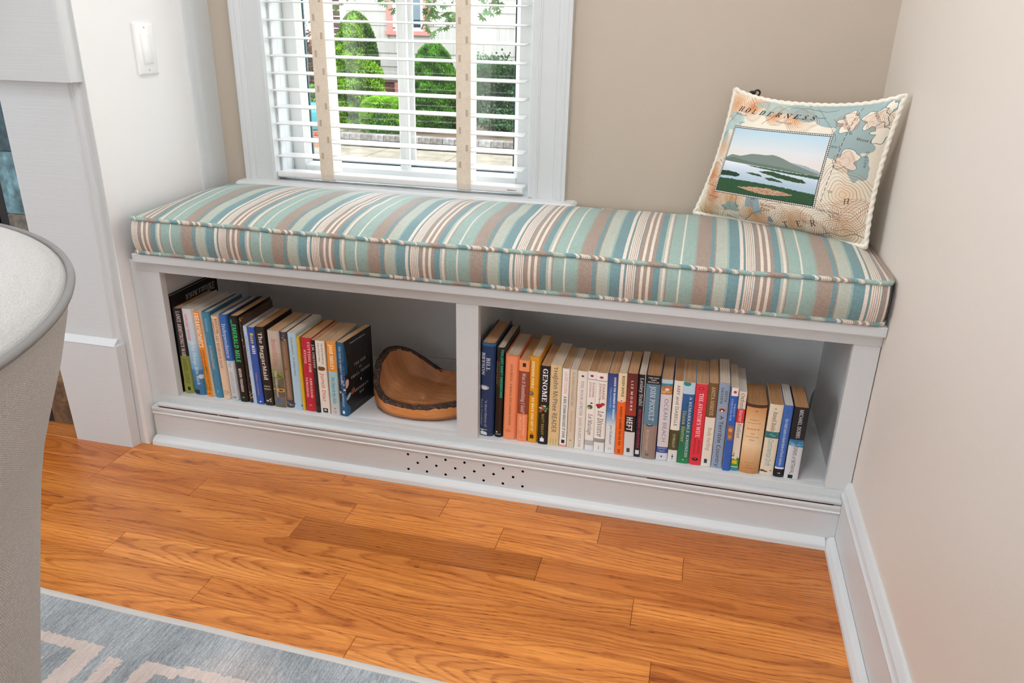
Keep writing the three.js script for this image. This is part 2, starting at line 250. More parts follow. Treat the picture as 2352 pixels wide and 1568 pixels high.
// ================================================================ WINDOW BLIND
{
  const t = thing('window_blind', 'white slatted window blind with two beige cloth tapes, lowered over the window', 'blind', [0.42, 0.62, -0.455]);
  const x0 = 0.0725, x1 = 0.773, n = 29;
  const slatG = boxUV(new RoundedBoxGeometry(x1 - x0, 0.0028, 0.05, 2, 0.0013));
  const slatM = S({ color: 0xdedddb, roughness: 0.35 });
  for (let i = 0; i < n; i++) {
    const m = local(t, 'slat', slatG, slatM);
    m.position.set((x0 + x1) / 2 - 0.42, 0.6835 + 0.0437 * i + 0.0018 - 0.62, 0); m.rotation.set(0.07, 0, (hash2(i, 3, 9) - 0.5) * 0.002);
  }
  part(t, 'bottom_rail', cr(profX([[-0.4305, 0.6395], [-0.4305, 0.63], [-0.434, 0.6265], [-0.476, 0.6265], [-0.4795, 0.63], [-0.4795, 0.6395], [-0.477, 0.6425], [-0.433, 0.6425]], x0, x1)), slatM);
  part(t, 'rail_cap', rb(x1, x1 + 0.002, 0.627, 0.642, -0.479, -0.431, 0.001), M.vinyl); part(t, 'rail_cap', rb(x0 - 0.002, x0, 0.627, 0.642, -0.479, -0.431, 0.001), M.vinyl);
  part(t, 'headrail', rb(x0, x1, 1.92, 1.964, -0.482, -0.428, 0.002), slatM);
  const lin = dataTex(128, 128, (u, v, x, y) => { const n = (hash2(x, y >> 3, 1) - 0.5) * 22 + (hash2(x >> 3, y, 2) - 0.5) * 22; return [236 + n, 223 + n, 206 + n]; });
  const tape = Ph({ map: rep(lin, 24), roughness: 0.95, transmission: 0.3, thickness: 0 }), tape2 = Ph({ color: 0xf6f3ee, map: rep(lin, 24), roughness: 0.95, transmission: 0.55, thickness: 0 });  // back tape is a whiter copy, daylight put into its colour
  tape2.map = null;
  const loopShade = S({ color: 0xbfae99, roughness: 1 });  // darker patches paint the shade of rung loops behind the tape
  for (const [a, b] of [[0.2035, 0.2425], [0.5957, 0.6345]]) {
    const c = 0.0012;
    part(t, 'ladder_tape', boxUV(ext(shapeOf([[a, 0.6415], [b, 0.6415], [b, 1.93], [a, 1.93]]), 0.0006).translate(0, 0, -0.4292)), tape);
    part(t, 'tape_fold', profX([[-0.4286, 0.6415], [-0.4292, 0.6415], [-0.4301, 0.6285], [-0.434, 0.6258], [-0.456, 0.6258], [-0.456, 0.6252], [-0.433, 0.6252], [-0.4293, 0.628]], a + c, b - c), tape);
    part(t, 'ladder_tape', boxUV(ext(shapeOf([[a, 0.6415], [b, 0.6415], [b, 1.93], [a, 1.93]]), 0.0006).translate(0, 0, -0.4828)), tape2, 'inner tape behind the slats, whitened as if lit from behind');
    const lg = bx(-0.0033, 0.0033, 0, 0.0165, 0, 0.0004);
    for (let i = 0; i < 28; i++) { const m = local(t, 'loop_shade', lg, loopShade); m.position.set((i % 2 ? b - 0.010 : a + 0.010) - 0.42, 0.6845 + 0.0437 * i - 0.62, -0.4286 + 0.455); }
  }
  const mk = canvasTex(256, 48, (g, w, h) => { g.fillStyle = '#d3d1cd'; g.fillRect(0, 0, w, h); g.fillStyle = '#35342f'; g.font = 'bold 40px sans-serif'; g.textBaseline = 'middle'; g.fillText('NORMAN', 8, 26); g.beginPath(); g.moveTo(212, 10); g.lineTo(244, 26); g.lineTo(212, 42); g.fill(); }, false);
  const pl = new THREE.PlaneGeometry(0.026, 0.0049); pl.translate(0.746, 0.6347, -0.43045);
  part(t, 'maker_mark', pl, S({ map: mk, roughness: 0.5 }));
}
// ================================================================ WINDOW BENCH
{
  const t = thing('window_bench', 'long white built-in bench with two open book bays under the striped cushion', 'bench', [0.76, 0, -0.2]);
  const w = M.white, L = -0.074, y0 = 0.1324, y1 = 0.4643, x1 = -0.02, x2 = 0.729, x3 = 0.7808, x4 = 1.5535;
  part(t, 'seat_board', rb(-0.0735, XR - 0.0005, 0.4912, 0.5128, ZB + 0.001, 0.0205, 0.003), w);
  part(t, 'top_rail', rb(L, XR - 0.0005, y1, 0.4912, -0.02, 0, 0.001), w);
  part(t, 'stile', rb(L, x1, y0, y1, -0.02, 0, 0.001), w);
  part(t, 'stile', rb(x4, XR - 0.0016, y0, y1, -0.02, 0, 0.001), w);
  part(t, 'divider', merge([rb(x2, x3, y0, y1, -0.02, 0, 0.001), bx(0.741, 0.769, y0, y1 + 0.026, -0.389, -0.02)]), w);
  part(t, 'filler_strip', rb(XL + 0.0005, L, 0.0, 0.4912, -0.022, -0.0015, 0.001), w);
  part(t, 'bottom_rail', rb(L, XR - 0.0005, 0.104, y0, -0.02, 0, 0.0012), w);
  part(t, 'shelf', bx(-0.055, 1.583, 0.112, y0, -0.3895, -0.02), M.inside);
  part(t, 'side_panel', bx(-0.055, -0.036, y0, 0.4912, -0.3895, -0.02), M.inside); part(t, 'side_panel', bx(1.568, 1.585, y0, 0.4912, -0.3895, -0.02), M.inside);
  part(t, 'back_panel', bx(-0.036, 1.568, 0.1508, 0.4912, -0.402, -0.389), M.inside); part(t, 'back_panel', rb(-0.036, 1.568, y0, 0.1498, -0.402, -0.3875, 0.001), M.inside);
  part(t, 'ledge', cr(rb(L, XR - 0.0155, 0.1056, 0.1145, -0.001, 0.0195, 0.002, 3)), w);
  part(t, 'cap_moulding', profX([[0, 0.083], [0.0195, 0.083], [0.0206, 0.0862], [0.0182, 0.0882], [0.0185, 0.0925], [0.0192, 0.0942], [0.0196, 0.1015], [0.0185, 0.1032], [0, 0.1034]], -0.0905, XR - 0.0155), w);
  const sh = shapeOf([[-0.0905, 0], [XR - 0.0155, 0], [XR - 0.0155, 0.083], [-0.0905, 0.083]]);
  const holes = [], hole = (x, y) => { holes.push([x, y]); const p = new THREE.Path(); p.absarc(x, y, 0.0033, 0, PI * 2, true); sh.holes.push(p); };
  for (let i = 0; i < 7; i++) { hole(0.611 + 0.04735 * i, 0.0722 + (hash2(i, 1, 1) - 0.5) * 0.001); hole(0.611 + 0.0474 * i, 0.0312 + (hash2(i, 2, 1) - 0.5) * 0.001); if (i < 6) hole(0.6352 + 0.0474 * i, 0.0523 + (hash2(i, 3, 1) - 0.5) * 0.0015); }
  part(t, 'kickboard', boxUV(ext(sh, 0.0165, { curveSegments: 7 })), w, 'kickboard drilled with rows of vent holes');
  for (const [a, b] of [[-0.07, 0.10], [0.105, 0.16], [1.18, 1.575]]) part(t, 'joint_shade_strip', bx(a, b, 0.1034, 0.1038, 0, 0.0188), M.dark, 'dark strip painting shade into the cracked joint under the ledge');  // thin dark strip gives the open joint its shade
  const bore = new THREE.CylinderGeometry(0.0031, 0.0031, 0.0162, 12, 1, true).scale(-1, 1, 1).rotateX(PI / 2);
  for (const [x, y] of holes) local(t, 'vent_shade_lining', bore, M.dark).position.set(x - 0.76, y, 0.0083 + 0.2);  // dark lining puts shade on the bore walls
  part(t, 'duct_shade_block', bx(0.55, 0.95, 0.005, 0.08, -0.06, -0.0004), M.dark, 'dark block painting the shade behind the vent holes');  // solid dark block in place of the shade behind the board
  const q = [[0.0165, 0], [0.0375, 0]]; for (let i = 0; i <= 6; i++) { const a = i / 6 * PI / 2; q.push([0.0165 + 0.0205 * Math.cos(a), 0.004 + 0.0155 * Math.sin(a)]); }
  part(t, 'shoe_moulding', profX(q, -0.0915, XR - 0.0345), w);
}
// ================================================================ BENCH CUSHION
{
  const C = { c: 0xefe3d4, b: 0xa99687, t: 0x779b9f, g: 0x9fbab0, p: 0xc5ccbd, k: 0x6f9f9d };
  const stops = [[0, 'c', 27], [0, 't', 13], [0, 'b', 5], [0, 'c', 12], [0, 'b', 5], [0, 'c', 10], [0, 'b', 5], [0, 'c', 10], [0, 'b', 5], [0, 'c', 10], [0, 'b', 5], [0, 'c', 10], [0, 't', 7], [0, 'b', 32], [0, 'c', 22], [0, 'b', 29], [0, 'c', 23], [0, 'b', 27], [0, 't', 50], [0, 'p', 20], [0, 'c', 17], [0, 'p', 10], [0, 'b', 9], [0, 'g', 90], [0, 'c', 13], [0, 'g', 88], [0, '>', 28], [0, 'b', 100], [0, 't', 30], [0, 'b', 12], [0, 'p', 88], [0, 'g', 17], [0, 't', 81]];
  let tot = 0; for (const s of stops) { s[0] = tot; tot += s[2]; }
  const tex = dataTex(1024, 256, (u, v, x, y) => {
    const a = u * tot; let s = stops[0]; for (const q of stops) if (a >= q[0]) s = q; else break;
    let c = s[1] === '>' ? mix3(rgb(C.g), rgb(C.b), (a - s[0]) / s[2]) : rgb(C[s[1]]);
    const n = (hash2(x, y, 1) - 0.5) * 16 + (hash2(x, y >> 4, 2) - 0.5) * 14 + (hash2(x >> 4, y, 3) - 0.5) * 16;
    if (s[1] === 'p' && (y & 3) < 2) c = [c[0] - 12, c[1] - 12, c[2] - 12];
    return [c[0] + n, c[1] + n, c[2] + n];
  });
  const fab = Ph({ map: tex, roughness: 0.5, sheen: 1, sheenRoughness: 0.3, sheenColor: new THREE.Color(0.85, 0.95, 1), bumpMap: rep(weave, 22, 22), bumpScale: 0.0003 });
  const grey = S({ color: 0x83868a, roughness: 0.95, bumpMap: rep(weave, 20), bumpScale: 0.0003 });
  const U = (x) => (x - 0.1637) / 0.2307;
  const x0 = -0.066, x1 = 1.599, zf = 0.021, zk = ZB + 0.008, yt = 0.599, yb = 0.5185;
  const wob = (x) => 0.0026 * (vnoise(x * 9, 1, 5) - 0.5) + 0.0035 * (vnoise(x * 3.1, 4, 8) - 0.5);
  // rounded plan outline, so that the corners match the piping
  const rc = 0.022;
  const plan = (u, v) => { let x = x0 + (x1 - x0) * u, z = zf + (zk - zf) * v; const dx = Math.max(0, x0 + rc - x, x - (x1 - rc)), dz = Math.max(0, z - (zf - rc), zk + rc - z); if (dx > 0 && dz > 0) { const m = Math.max(dx, dz), l = Math.hypot(dx, dz); if (l > 1e-6) { const k = m / l; x -= Math.sign(x - (x0 + x1) / 2) * dx * (1 - k); z -= Math.sign(z - (zf + zk) / 2) * dz * (1 - k); } } return [x, z]; };
  const crown = (u, v) => { const a = 1 - Math.pow(Math.abs(2 * u - 1), 22), b = 1 - Math.pow(Math.abs(2 * v - 1), 2.6); return a * b; };
  const t = thing('bench_cushion', 'long seat cushion striped in teal, green, brown and cream, lying on the bench', 'cushion', [0.76, 0.5128, -0.2]);
  const edgeY = (x, z) => yt + wob(x) * smooth(-0.1, 0.02, z);
  const top = grid(260, 46, (u, v) => { const uu = 0.5 - 0.5 * Math.cos(PI * u) * (0.25) - 0.375 * (1 - 2 * u), [x, z] = plan(clamp(uu), v); const c = crown(clamp(uu), v); return [x, edgeY(x, z) + c * (0.03 + 0.008 * (vnoise(x * 5, z * 9, 2) - 0.5) + 0.003 * (vnoise(x * 17, z * 14, 6) - 0.5)), z, U(x), z / 0.23]; });
  part(t, 'cushion_top', top, fab);
  // boxing all round: front and back striped, the two ends plain grey
  const wall = (f, n) => grid(n, 10, (u, v) => { const e = f(u), b = 1 - Math.pow(2 * v - 1, 2), y = (edgeY(e[0], e[1])) + (yb - yt) * v; return [e[0] + e[2] * b * 0.011, y + (v > 0.98 ? wob(e[0] + 3) * 0.6 : 0), e[1] + e[3] * b * 0.011, e[4] ? (e[1]) / 0.2 : U(e[0]), y / 0.23]; });
  part(t, 'boxing', wall((u) => { const [x, z] = plan(u, 0); return [x, z, 0, 1, 0]; }, 200), fab);
  part(t, 'boxing', wall((u) => { const [x, z] = plan(1 - u, 1); return [x, z, 0, -0.3, 0]; }, 60), fab);
  part(t, 'end_boxing', wall((u) => { const [x, z] = plan(0, 1 - u); return [x, z, -0.7, 0, 1]; }, 30), grey, 'plain grey end panel');
  part(t, 'end_boxing', wall((u) => { const [x, z] = plan(1, u); return [x, z, 0.3, 0, 1]; }, 30), grey, 'plain grey end panel');
  part(t, 'cushion_base', grid(40, 10, (u, v) => { const [x, z] = plan(u, 1 - v); return [x, yb - 0.003, z, U(x), z / 0.23]; }), fab);
  const ring = (y, jit) => { const P = []; const add = (u, v) => { const [x, z] = plan(u, v); P.push(new THREE.Vector3(x, y === yt ? edgeY(x, z) : y + wob(x + 3) * 0.6, z)); }; const N = 90; for (let i = 0; i <= N; i++) add(i / N, 0); for (let i = 1; i < 16; i++) add(1, i / 16); for (let i = N; i >= 0; i -= 3) add(i / N, 1); for (let i = 15; i > 0; i--) add(0, i / 16); return P; };
  for (const [y, k] of [[yt, 0.43], [yb, 0.2]]) {
    const P = ring(y), g = tube(P, 0.0052, 620, 8, true, 0.5), uv = g.attributes.uv, p = g.attributes.position;
    for (let i = 0; i < uv.count; i++) uv.setXY(i, U(p.getX(i)) * 1.0 + k + 0.035 * Math.sin(uv.getY(i) * PI * 2), uv.getY(i) * 0.1);
    part(t, 'piping', g, fab, y === yt ? 'upper piping' : 'lower piping');
  }
}
// ================================================================ MAP CUSHION
{
  const W = 1280, H = 960;
  const tex = canvasTex(W, H, (g) => {
    seedR(4242);
    g.fillStyle = '#ece3d0'; g.fillRect(0, 0, W, H);
    const blob = (x, y, r, c, n = 26, j = 0.35, sx = 1) => { g.fillStyle = c; g.beginPath(); const ph = rnd() * 9; for (let i = 0; i <= n; i++) { const a = i / n * PI * 2, q = r * (1 + j * (vnoise(Math.cos(a) * 2 + ph + 5, Math.sin(a) * 2 + 5, 3) - 0.5) * 2); g.lineTo(x + Math.cos(a) * q * sx, y + Math.sin(a) * q); } g.closePath(); g.fill(); };
    // soft washes of ochre and rust
    for (const [x, y, r, c] of [[90, 90, 110, '216,150,96'], [260, 80, 90, '205,120,62'], [470, 130, 80, '214,140,84'], [640, 150, 90, '212,150,100'], [80, 420, 90, '222,176,132'], [60, 640, 110, '206,120,66'], [150, 760, 100, '200,110,60'], [320, 790, 110, '206,150,100'], [520, 880, 130, '190,140,92'], [800, 880, 120, '206,160,120'], [1130, 640, 130, '226,196,160'], [1160, 880, 120, '214,180,140'], [120, 900, 120, '196,160,110']]) { const q = g.createRadialGradient(x, y, 4, x, y, r); q.addColorStop(0, `rgba(${c},.85)`); q.addColorStop(1, `rgba(${c},0)`); g.fillStyle = q; g.fillRect(x - r, y - r, 2 * r, 2 * r); }
    // lakes
    const water = '#9fb3b0';
    blob(820, 60, 120, water, 40, 0.4, 2.0); blob(1050, 150, 190, water, 60, 0.5, 1.0); blob(1120, 330, 120, water, 50, 0.5, 0.8); blob(1180, 480, 80, water, 40, 0.4, 0.7); blob(150, 240, 70, '#b9cfcc', 40, 0.5, 1.6); blob(60, 330, 60, '#b9cfcc', 30, 0.4, 0.8); blob(430, 60, 60, '#b3c6bd', 30, 0.5, 2.2); blob(500, 790, 46, '#8fb0b8', 30, 0.6, 1); blob(540, 850, 30, '#8fb0b8', 20, 0.5); blob(330, 860, 36, '#8fb2ad', 22, 0.5, 1.8); blob(640, 905, 22, '#7fa3b0', 14, 0.4); blob(1240, 40, 60, '#93adac', 20, 0.3);
    g.fillStyle = 'rgba(60,90,100,.18)'; for (let i = 0; i < 5000; i++) g.fillRect(850 + rnd() * 420, rnd() * 560, 1.5, 1.5);
    // islands and points
    for (const [x, y, r, sx] of [[1010, 150, 62, 0.9], [1180, 130, 66, 0.9], [1225, 230, 50, 0.8], [1235, 55, 34, 0.8], [1090, 430, 60, 1.2]]) { g.strokeStyle = '#5d7f86'; g.lineWidth = 4; blob(x, y, r, '#f0e6d4', 40, 0.6, sx); g.stroke(); }
    // contour lines
    const hills = [[95, 95, 95], [290, 90, 70], [500, 130, 60], [690, 160, 74], [60, 440, 80], [60, 620, 70], [200, 790, 70], [400, 820, 70], [150, 905, 90], [620, 830, 85], [760, 880, 95], [900, 900, 70], [1120, 640, 120], [1190, 760, 80], [1010, 830, 90], [1170, 900, 100], [1080, 430, 48], [1020, 150, 44], [1185, 135, 44]];
    for (const [x, y, r] of hills) { const ph = rnd() * 20; for (let k = 1; k < 10; k++) { g.strokeStyle = `rgba(${150 + rnd() * 20},${82 + rnd() * 15},52,.85)`; g.lineWidth = k % 4 ? 1.8 : 2.8; g.beginPath(); for (let i = 0; i <= 48; i++) { const a = i / 48 * PI * 2, q = r * k / 7 * (0.75 + 0.75 * vnoise(Math.cos(a) * 1.7 + ph, Math.sin(a) * 1.7 + ph + k * 0.09, 7)); g.lineTo(x + Math.cos(a) * q * 1.15, y + Math.sin(a) * q); } g.closePath(); g.stroke(); } }
    // roads and trails
    g.strokeStyle = '#4b4634'; g.lineWidth = 3.2; for (let k = 0; k < 16; k++) { g.setLineDash(k % 3 ? [] : [9, 6]); let x = rnd() * W, y = k % 2 ? 780 + rnd() * 180 : rnd() * H, a = rnd() * 6; g.beginPath(); g.moveTo(x, y); for (let i = 0; i < 40; i++) { a += (rnd() - 0.5) * 0.7; x += Math.cos(a) * 9; y += Math.sin(a) * 9; g.lineTo(x, y); } g.stroke(); }
    g.setLineDash([26, 12]); g.strokeStyle = '#2c2a26'; g.lineWidth = 3.5; g.beginPath(); g.moveTo(1060, 40); g.lineTo(985, 720); g.moveTo(20, 712); g.lineTo(420, 738); g.stroke(); g.setLineDash([]);
    const txt = (s, x, y, px, rot = 0, c = '#26231d', f = 'serif', sk = -0.2, sp = 0) => { g.save(); g.translate(x, y); g.rotate(rot); g.transform(1, 0, sk, 1, 0, 0); g.fillStyle = c; g.font = f.startsWith('bold') ? `bold ${px}px ${f.slice(5)}` : `${px}px ${f}`; if (sp) { let q = 0; for (const ch of s) { g.fillText(ch, q, 0); q += sp; } } else g.fillText(s, 0, 0); g.restore(); };
    txt('HOLDERNESS', 130, 135, 58, 0.02, '#1d1b17', 'bold serif', -0.25, 68); txt('Holderness', 120, 165, 22, 0.03); txt('Lake', 190, 235, 24, -0.25); txt('Squam', 40, 370, 26, -1.0, '#3a5a66'); txt('Shepard Hill', 500, 185, 20, 0.1); txt('Mooney Point', 610, 140, 19, 0.1); txt('Swains I.', 780, 130, 19);
    txt('Drakes Island', 965, 115, 27, 0.95, '#26231d', 'sans-serif', 0); txt('Harbor', 1150, 90, 28, 0.95, '#26231d', 'sans-serif', 0); txt('Ann I.', 960, 345, 25, 0.02, '#26231d', 'sans-serif', 0); txt('Mouse I.', 1110, 280, 25, 0.15, '#26231d', 'sans-serif', 0); txt('Dog Cove', 1190, 350, 25, 1.5, '#3c5663', 'sans-serif', 0); txt('708', 1010, 640, 22); txt('601', 480, 775, 22); txt('Hawkins', 560, 805, 28, 0.08); txt('Pond', 565, 835, 28, 0.08); txt('Town House', 960, 770, 28, 0.05, '#26231d', 'sans-serif', 0); txt('Sch.', 1050, 800, 26, 0.05, '#26231d', 'sans-serif', 0); txt('Owl Brook', 100, 800, 20, 0.1);
    txt('T E R', 730, 945, 62, -0.25, '#26231d', 'serif', -0.1, 52); txt('H', 1130, 700, 48, -0.2);
    // the picture with its chequered border
    const x0 = 150, y0 = 250, x1 = 955, y1 = 760, ww = x1 - x0, hh = y1 - y0;
    g.fillStyle = '#1b1a18'; g.fillRect(x0, y0, ww, hh); const n = 58, d = ww / n; g.fillStyle = '#efe8dc';
    const dia = (x, y) => { g.beginPath(); g.moveTo(x, y - 7); g.lineTo(x + 7, y); g.lineTo(x, y + 7); g.lineTo(x - 7, y); g.fill(); };
    for (let i = 0; i <= n; i++) { dia(x0 + 8 + i * (ww - 16) / n, y0 + 8); dia(x0 + 8 + i * (ww - 16) / n, y1 - 8); } for (let i = 1; i < 37; i++) { dia(x0 + 8, y0 + 8 + i * (hh - 16) / 37); dia(x1 - 8, y0 + 8 + i * (hh - 16) / 37); }
    const X = x0 + 17, Y = y0 + 17, w = ww - 34, h = hh - 34; g.save(); g.beginPath(); g.rect(X, Y, w, h); g.clip();
    const sky = g.createLinearGradient(0, Y, 0, Y + h * 0.5); sky.addColorStop(0, '#bcd8e4'); sky.addColorStop(0.6, '#e3e6e6'); sky.addColorStop(1, '#f0e0d6'); g.fillStyle = sky; g.fillRect(X, Y, w, h);
    const py = (f) => Y + h * f, px = (f) => X + w * f;
    const land = (c, pts, rough = 0) => { g.fillStyle = c; g.beginPath(); pts.forEach(([a, b], i) => { if (i && rough) { const p = pts[i - 1], k = Math.max(2, Math.round(Math.abs(a - p[0]) * 90)); for (let j = 1; j <= k; j++) g.lineTo(px(p[0] + (a - p[0]) * j / k), py(p[1] + (b - p[1]) * j / k) + (rnd() - 0.5) * rough); } else g.lineTo(px(a), py(b)); }); g.closePath(); g.fill(); };
    land('#a3b5bb', [[0.6, 0.5], [0.72, 0.44], [0.85, 0.46], [1, 0.52], [1, 0.6], [0.5, 0.6]], 2);
    land('#7f8c84', [[0, 0.47], [0.07, 0.42], [0.18, 0.43], [0.3, 0.38], [0.45, 0.375], [0.52, 0.36], [0.6, 0.385], [0.72, 0.45], [0.85, 0.5], [0.97, 0.54], [1, 0.56], [0.9, 0.6], [0, 0.53]], 2);
    land('#667a6c', [[0, 0.49], [0.1, 0.46], [0.3, 0.5], [0.6, 0.52], [0.9, 0.57], [0.7, 0.57], [0.3, 0.54], [0, 0.525]], 3);
    g.fillStyle = '#d3dbe3'; g.beginPath(); g.moveTo(px(0), py(0.525)); g.lineTo(px(1), py(0.585)); g.lineTo(px(1), py(0.84)); g.lineTo(px(0), py(0.8)); g.fill();
    const lk = g.createLinearGradient(0, py(0.54), 0, py(0.8)); lk.addColorStop(0, 'rgba(240,240,245,.9)'); lk.addColorStop(1, 'rgba(150,180,200,.5)'); g.fillStyle = lk; g.beginPath(); g.moveTo(px(0), py(0.525)); g.lineTo(px(1), py(0.585)); g.lineTo(px(1), py(0.84)); g.lineTo(px(0), py(0.8)); g.fill();
    land('#3e5a42', [[0.28, 0.55], [0.5, 0.56], [0.75, 0.575], [1, 0.585], [1, 0.625], [0.8, 0.61], [0.55, 0.59], [0.34, 0.565]], 4);
    land('#33502f', [[0.42, 0.62], [0.55, 0.6], [0.7, 0.63], [0.86, 0.66], [0.9, 0.7], [0.82, 0.71], [0.62, 0.68], [0.48, 0.645]], 5);
    land('#33502f', [[0.29, 0.665], [0.36, 0.655], [0.45, 0.67], [0.47, 0.695], [0.38, 0.69]], 4); land('#33502f', [[0.49, 0.705], [0.56, 0.69], [0.66, 0.72], [0.68, 0.74], [0.55, 0.735]], 4);
    land('#24402e', [[0, 0.68], [0.08, 0.675], [0.2, 0.69], [0.235, 0.71], [0.22, 0.745], [0.1, 0.75], [0, 0.76]], 6);
    land('#2c5335', [[0, 0.8], [0.1, 0.79], [0.3, 0.79], [0.6, 0.8], [0.85, 0.825], [1, 0.84], [1, 1.05], [0, 1.05]], 6);
    for (let i = 0; i < 1400; i++) { g.fillStyle = ['rgba(20,46,26,.5)', 'rgba(60,104,58,.5)', 'rgba(120,140,60,.35)'][Math.floor(rnd() * 3)]; g.fillRect(px(rnd()), py(0.82 + rnd() * 0.2), 3, 4); }
    land('#c39a7c', [[0.24, 0.9], [0.4, 0.865], [0.55, 0.855], [0.72, 0.88], [0.8, 0.9], [0.72, 0.925], [0.55, 0.955], [0.45, 0.945], [0.36, 0.93]], 7);
    for (let i = 0; i < 160; i++) { g.fillStyle = rnd() < 0.5 ? 'rgba(120,66,40,.5)' : 'rgba(240,220,200,.4)'; g.fillRect(px(0.36 + rnd() * 0.36), py(0.87 + rnd() * 0.06), 8 + rnd() * 14, 2); }
    g.restore();
  }, false);
  const face = S({ map: tex, roughness: 0.85, bumpMap: rep(weave, 14, 10), bumpScale: 0.0003 }), back = S({ color: 0xd8ccb4, roughness: 0.95 });
  const P = { tl: new THREE.Vector3(1.279, 0.909, -0.398), tr: new THREE.Vector3(1.592, 0.924, -0.172), br: new THREE.Vector3(1.573, 0.622, -0.163), bl: new THREE.Vector3(1.219, 0.622, -0.378) };
  const base = new THREE.Vector3(1.396, 0.622, -0.27);
  const t = thing('throw_pillow', 'oblong throw pillow printed with a map and lake view, leaning in the corner', 'pillow', base.toArray());
  const nrm = P.tr.clone().sub(P.bl).cross(P.tl.clone().sub(P.br)).normalize(); if (nrm.z < 0) nrm.negate();
  const edge = (u, v) => { // u right, v down, 0..1; sides bow inwards between the corner ears
    const a = 0.03, b = 0.088, U = u + (0.5 - u) * 2 * a * (1 - Math.pow(2 * v - 1, 2)) * Math.abs(2 * u - 1), V = v + (0.5 - v) * 2 * b * (1 - Math.pow(Math.abs(2 * u - 1), 2.6)) * Math.abs(2 * v - 1) * (v < 0.5 ? 1.0 : 0.2);
    const q = P.tl.clone().multiplyScalar((1 - U) * (1 - V)).addScaledVector(P.tr, U * (1 - V)).addScaledVector(P.br, U * V).addScaledVector(P.bl, (1 - U) * V); return q;
  };
  const puff = (u, v) => Math.pow(clamp(1 - Math.pow(2 * u - 1, 4)) * clamp(1 - Math.pow(2 * v - 1, 4)), 0.75);
  const sheet = (s) => grid(64, 48, (u, v) => { if (s < 0) u = 1 - u; const q = edge(u, v); const k = puff(u, v) * 0.052 + 0.0018 * (fbm(u * 9, v * 7, 6, 2) - 0.5) * smooth(0, 0.2, puff(u, v)) - (s > 0 ? 0.010 * Math.exp(-Math.pow((u - 0.52) / 0.05, 2) - Math.pow((v - 0.06) / 0.14, 2)) : 0); q.addScaledVector(nrm, s * k); return [q.x, q.y, q.z, u, 1 - v]; });
  // grid() winds for a surface whose v runs up; here it runs down, so flip
  const flip = (g) => { const i = g.index.array; for (let k = 0; k < i.length; k += 3) { const a = i[k]; i[k] = i[k + 1]; i[k + 1] = a; } g.computeVertexNormals(); return g; };
  part(t, 'front_face', flip(sheet(1)), face, 'front printed with a map and a framed lake view'); part(t, 'back_face', flip(sheet(-1)), back);
  // twisted rope edging
  const pts = []; const N = 40; for (let i = 0; i < N; i++) pts.push(edge(i / N, 0)); for (let i = 0; i < N; i++) pts.push(edge(1, i / N)); for (let i = 0; i < N; i++) pts.push(edge(1 - i / N, 1)); for (let i = 0; i < N; i++) pts.push(edge(0, 1 - i / N));
  const curve = new THREE.CatmullRomCurve3(pts, true), len = curve.getLength(), SEG = 900, fr = curve.computeFrenetFrames(SEG, true), rot = len / 0.017;
  const rope = grid(10, SEG, (u, v) => { const i = Math.round(v * SEG), c = curve.getPointAt(v % 1), a = u * PI * 2, r = 0.0056 * (0.7 + 0.36 * Math.abs(Math.cos(a - v * rot * PI))); const n = fr.normals[i], b = fr.binormals[i]; return [c.x + r * (n.x * Math.cos(a) + b.x * Math.sin(a)), c.y + r * (n.y * Math.cos(a) + b.y * Math.sin(a)), c.z + r * (n.z * Math.cos(a) + b.z * Math.sin(a)), u, v * 60]; }, true);
  part(t, 'rope_edging', rope, S({ color: 0xe9e2d3, roughness: 0.95 }), 'twisted cream rope edging');
  part(t, 'zip_pull', merge([new THREE.TorusGeometry(0.006, 0.0022, 8, 14).translate(1.328, 0.903, -0.403), new THREE.SphereGeometry(0.005, 10, 8).scale(1.6, 0.8, 0.8).translate(1.318, 0.904, -0.401)]), S({ color: 0x35302c, roughness: 0.5, metalness: 0.4 }));
}
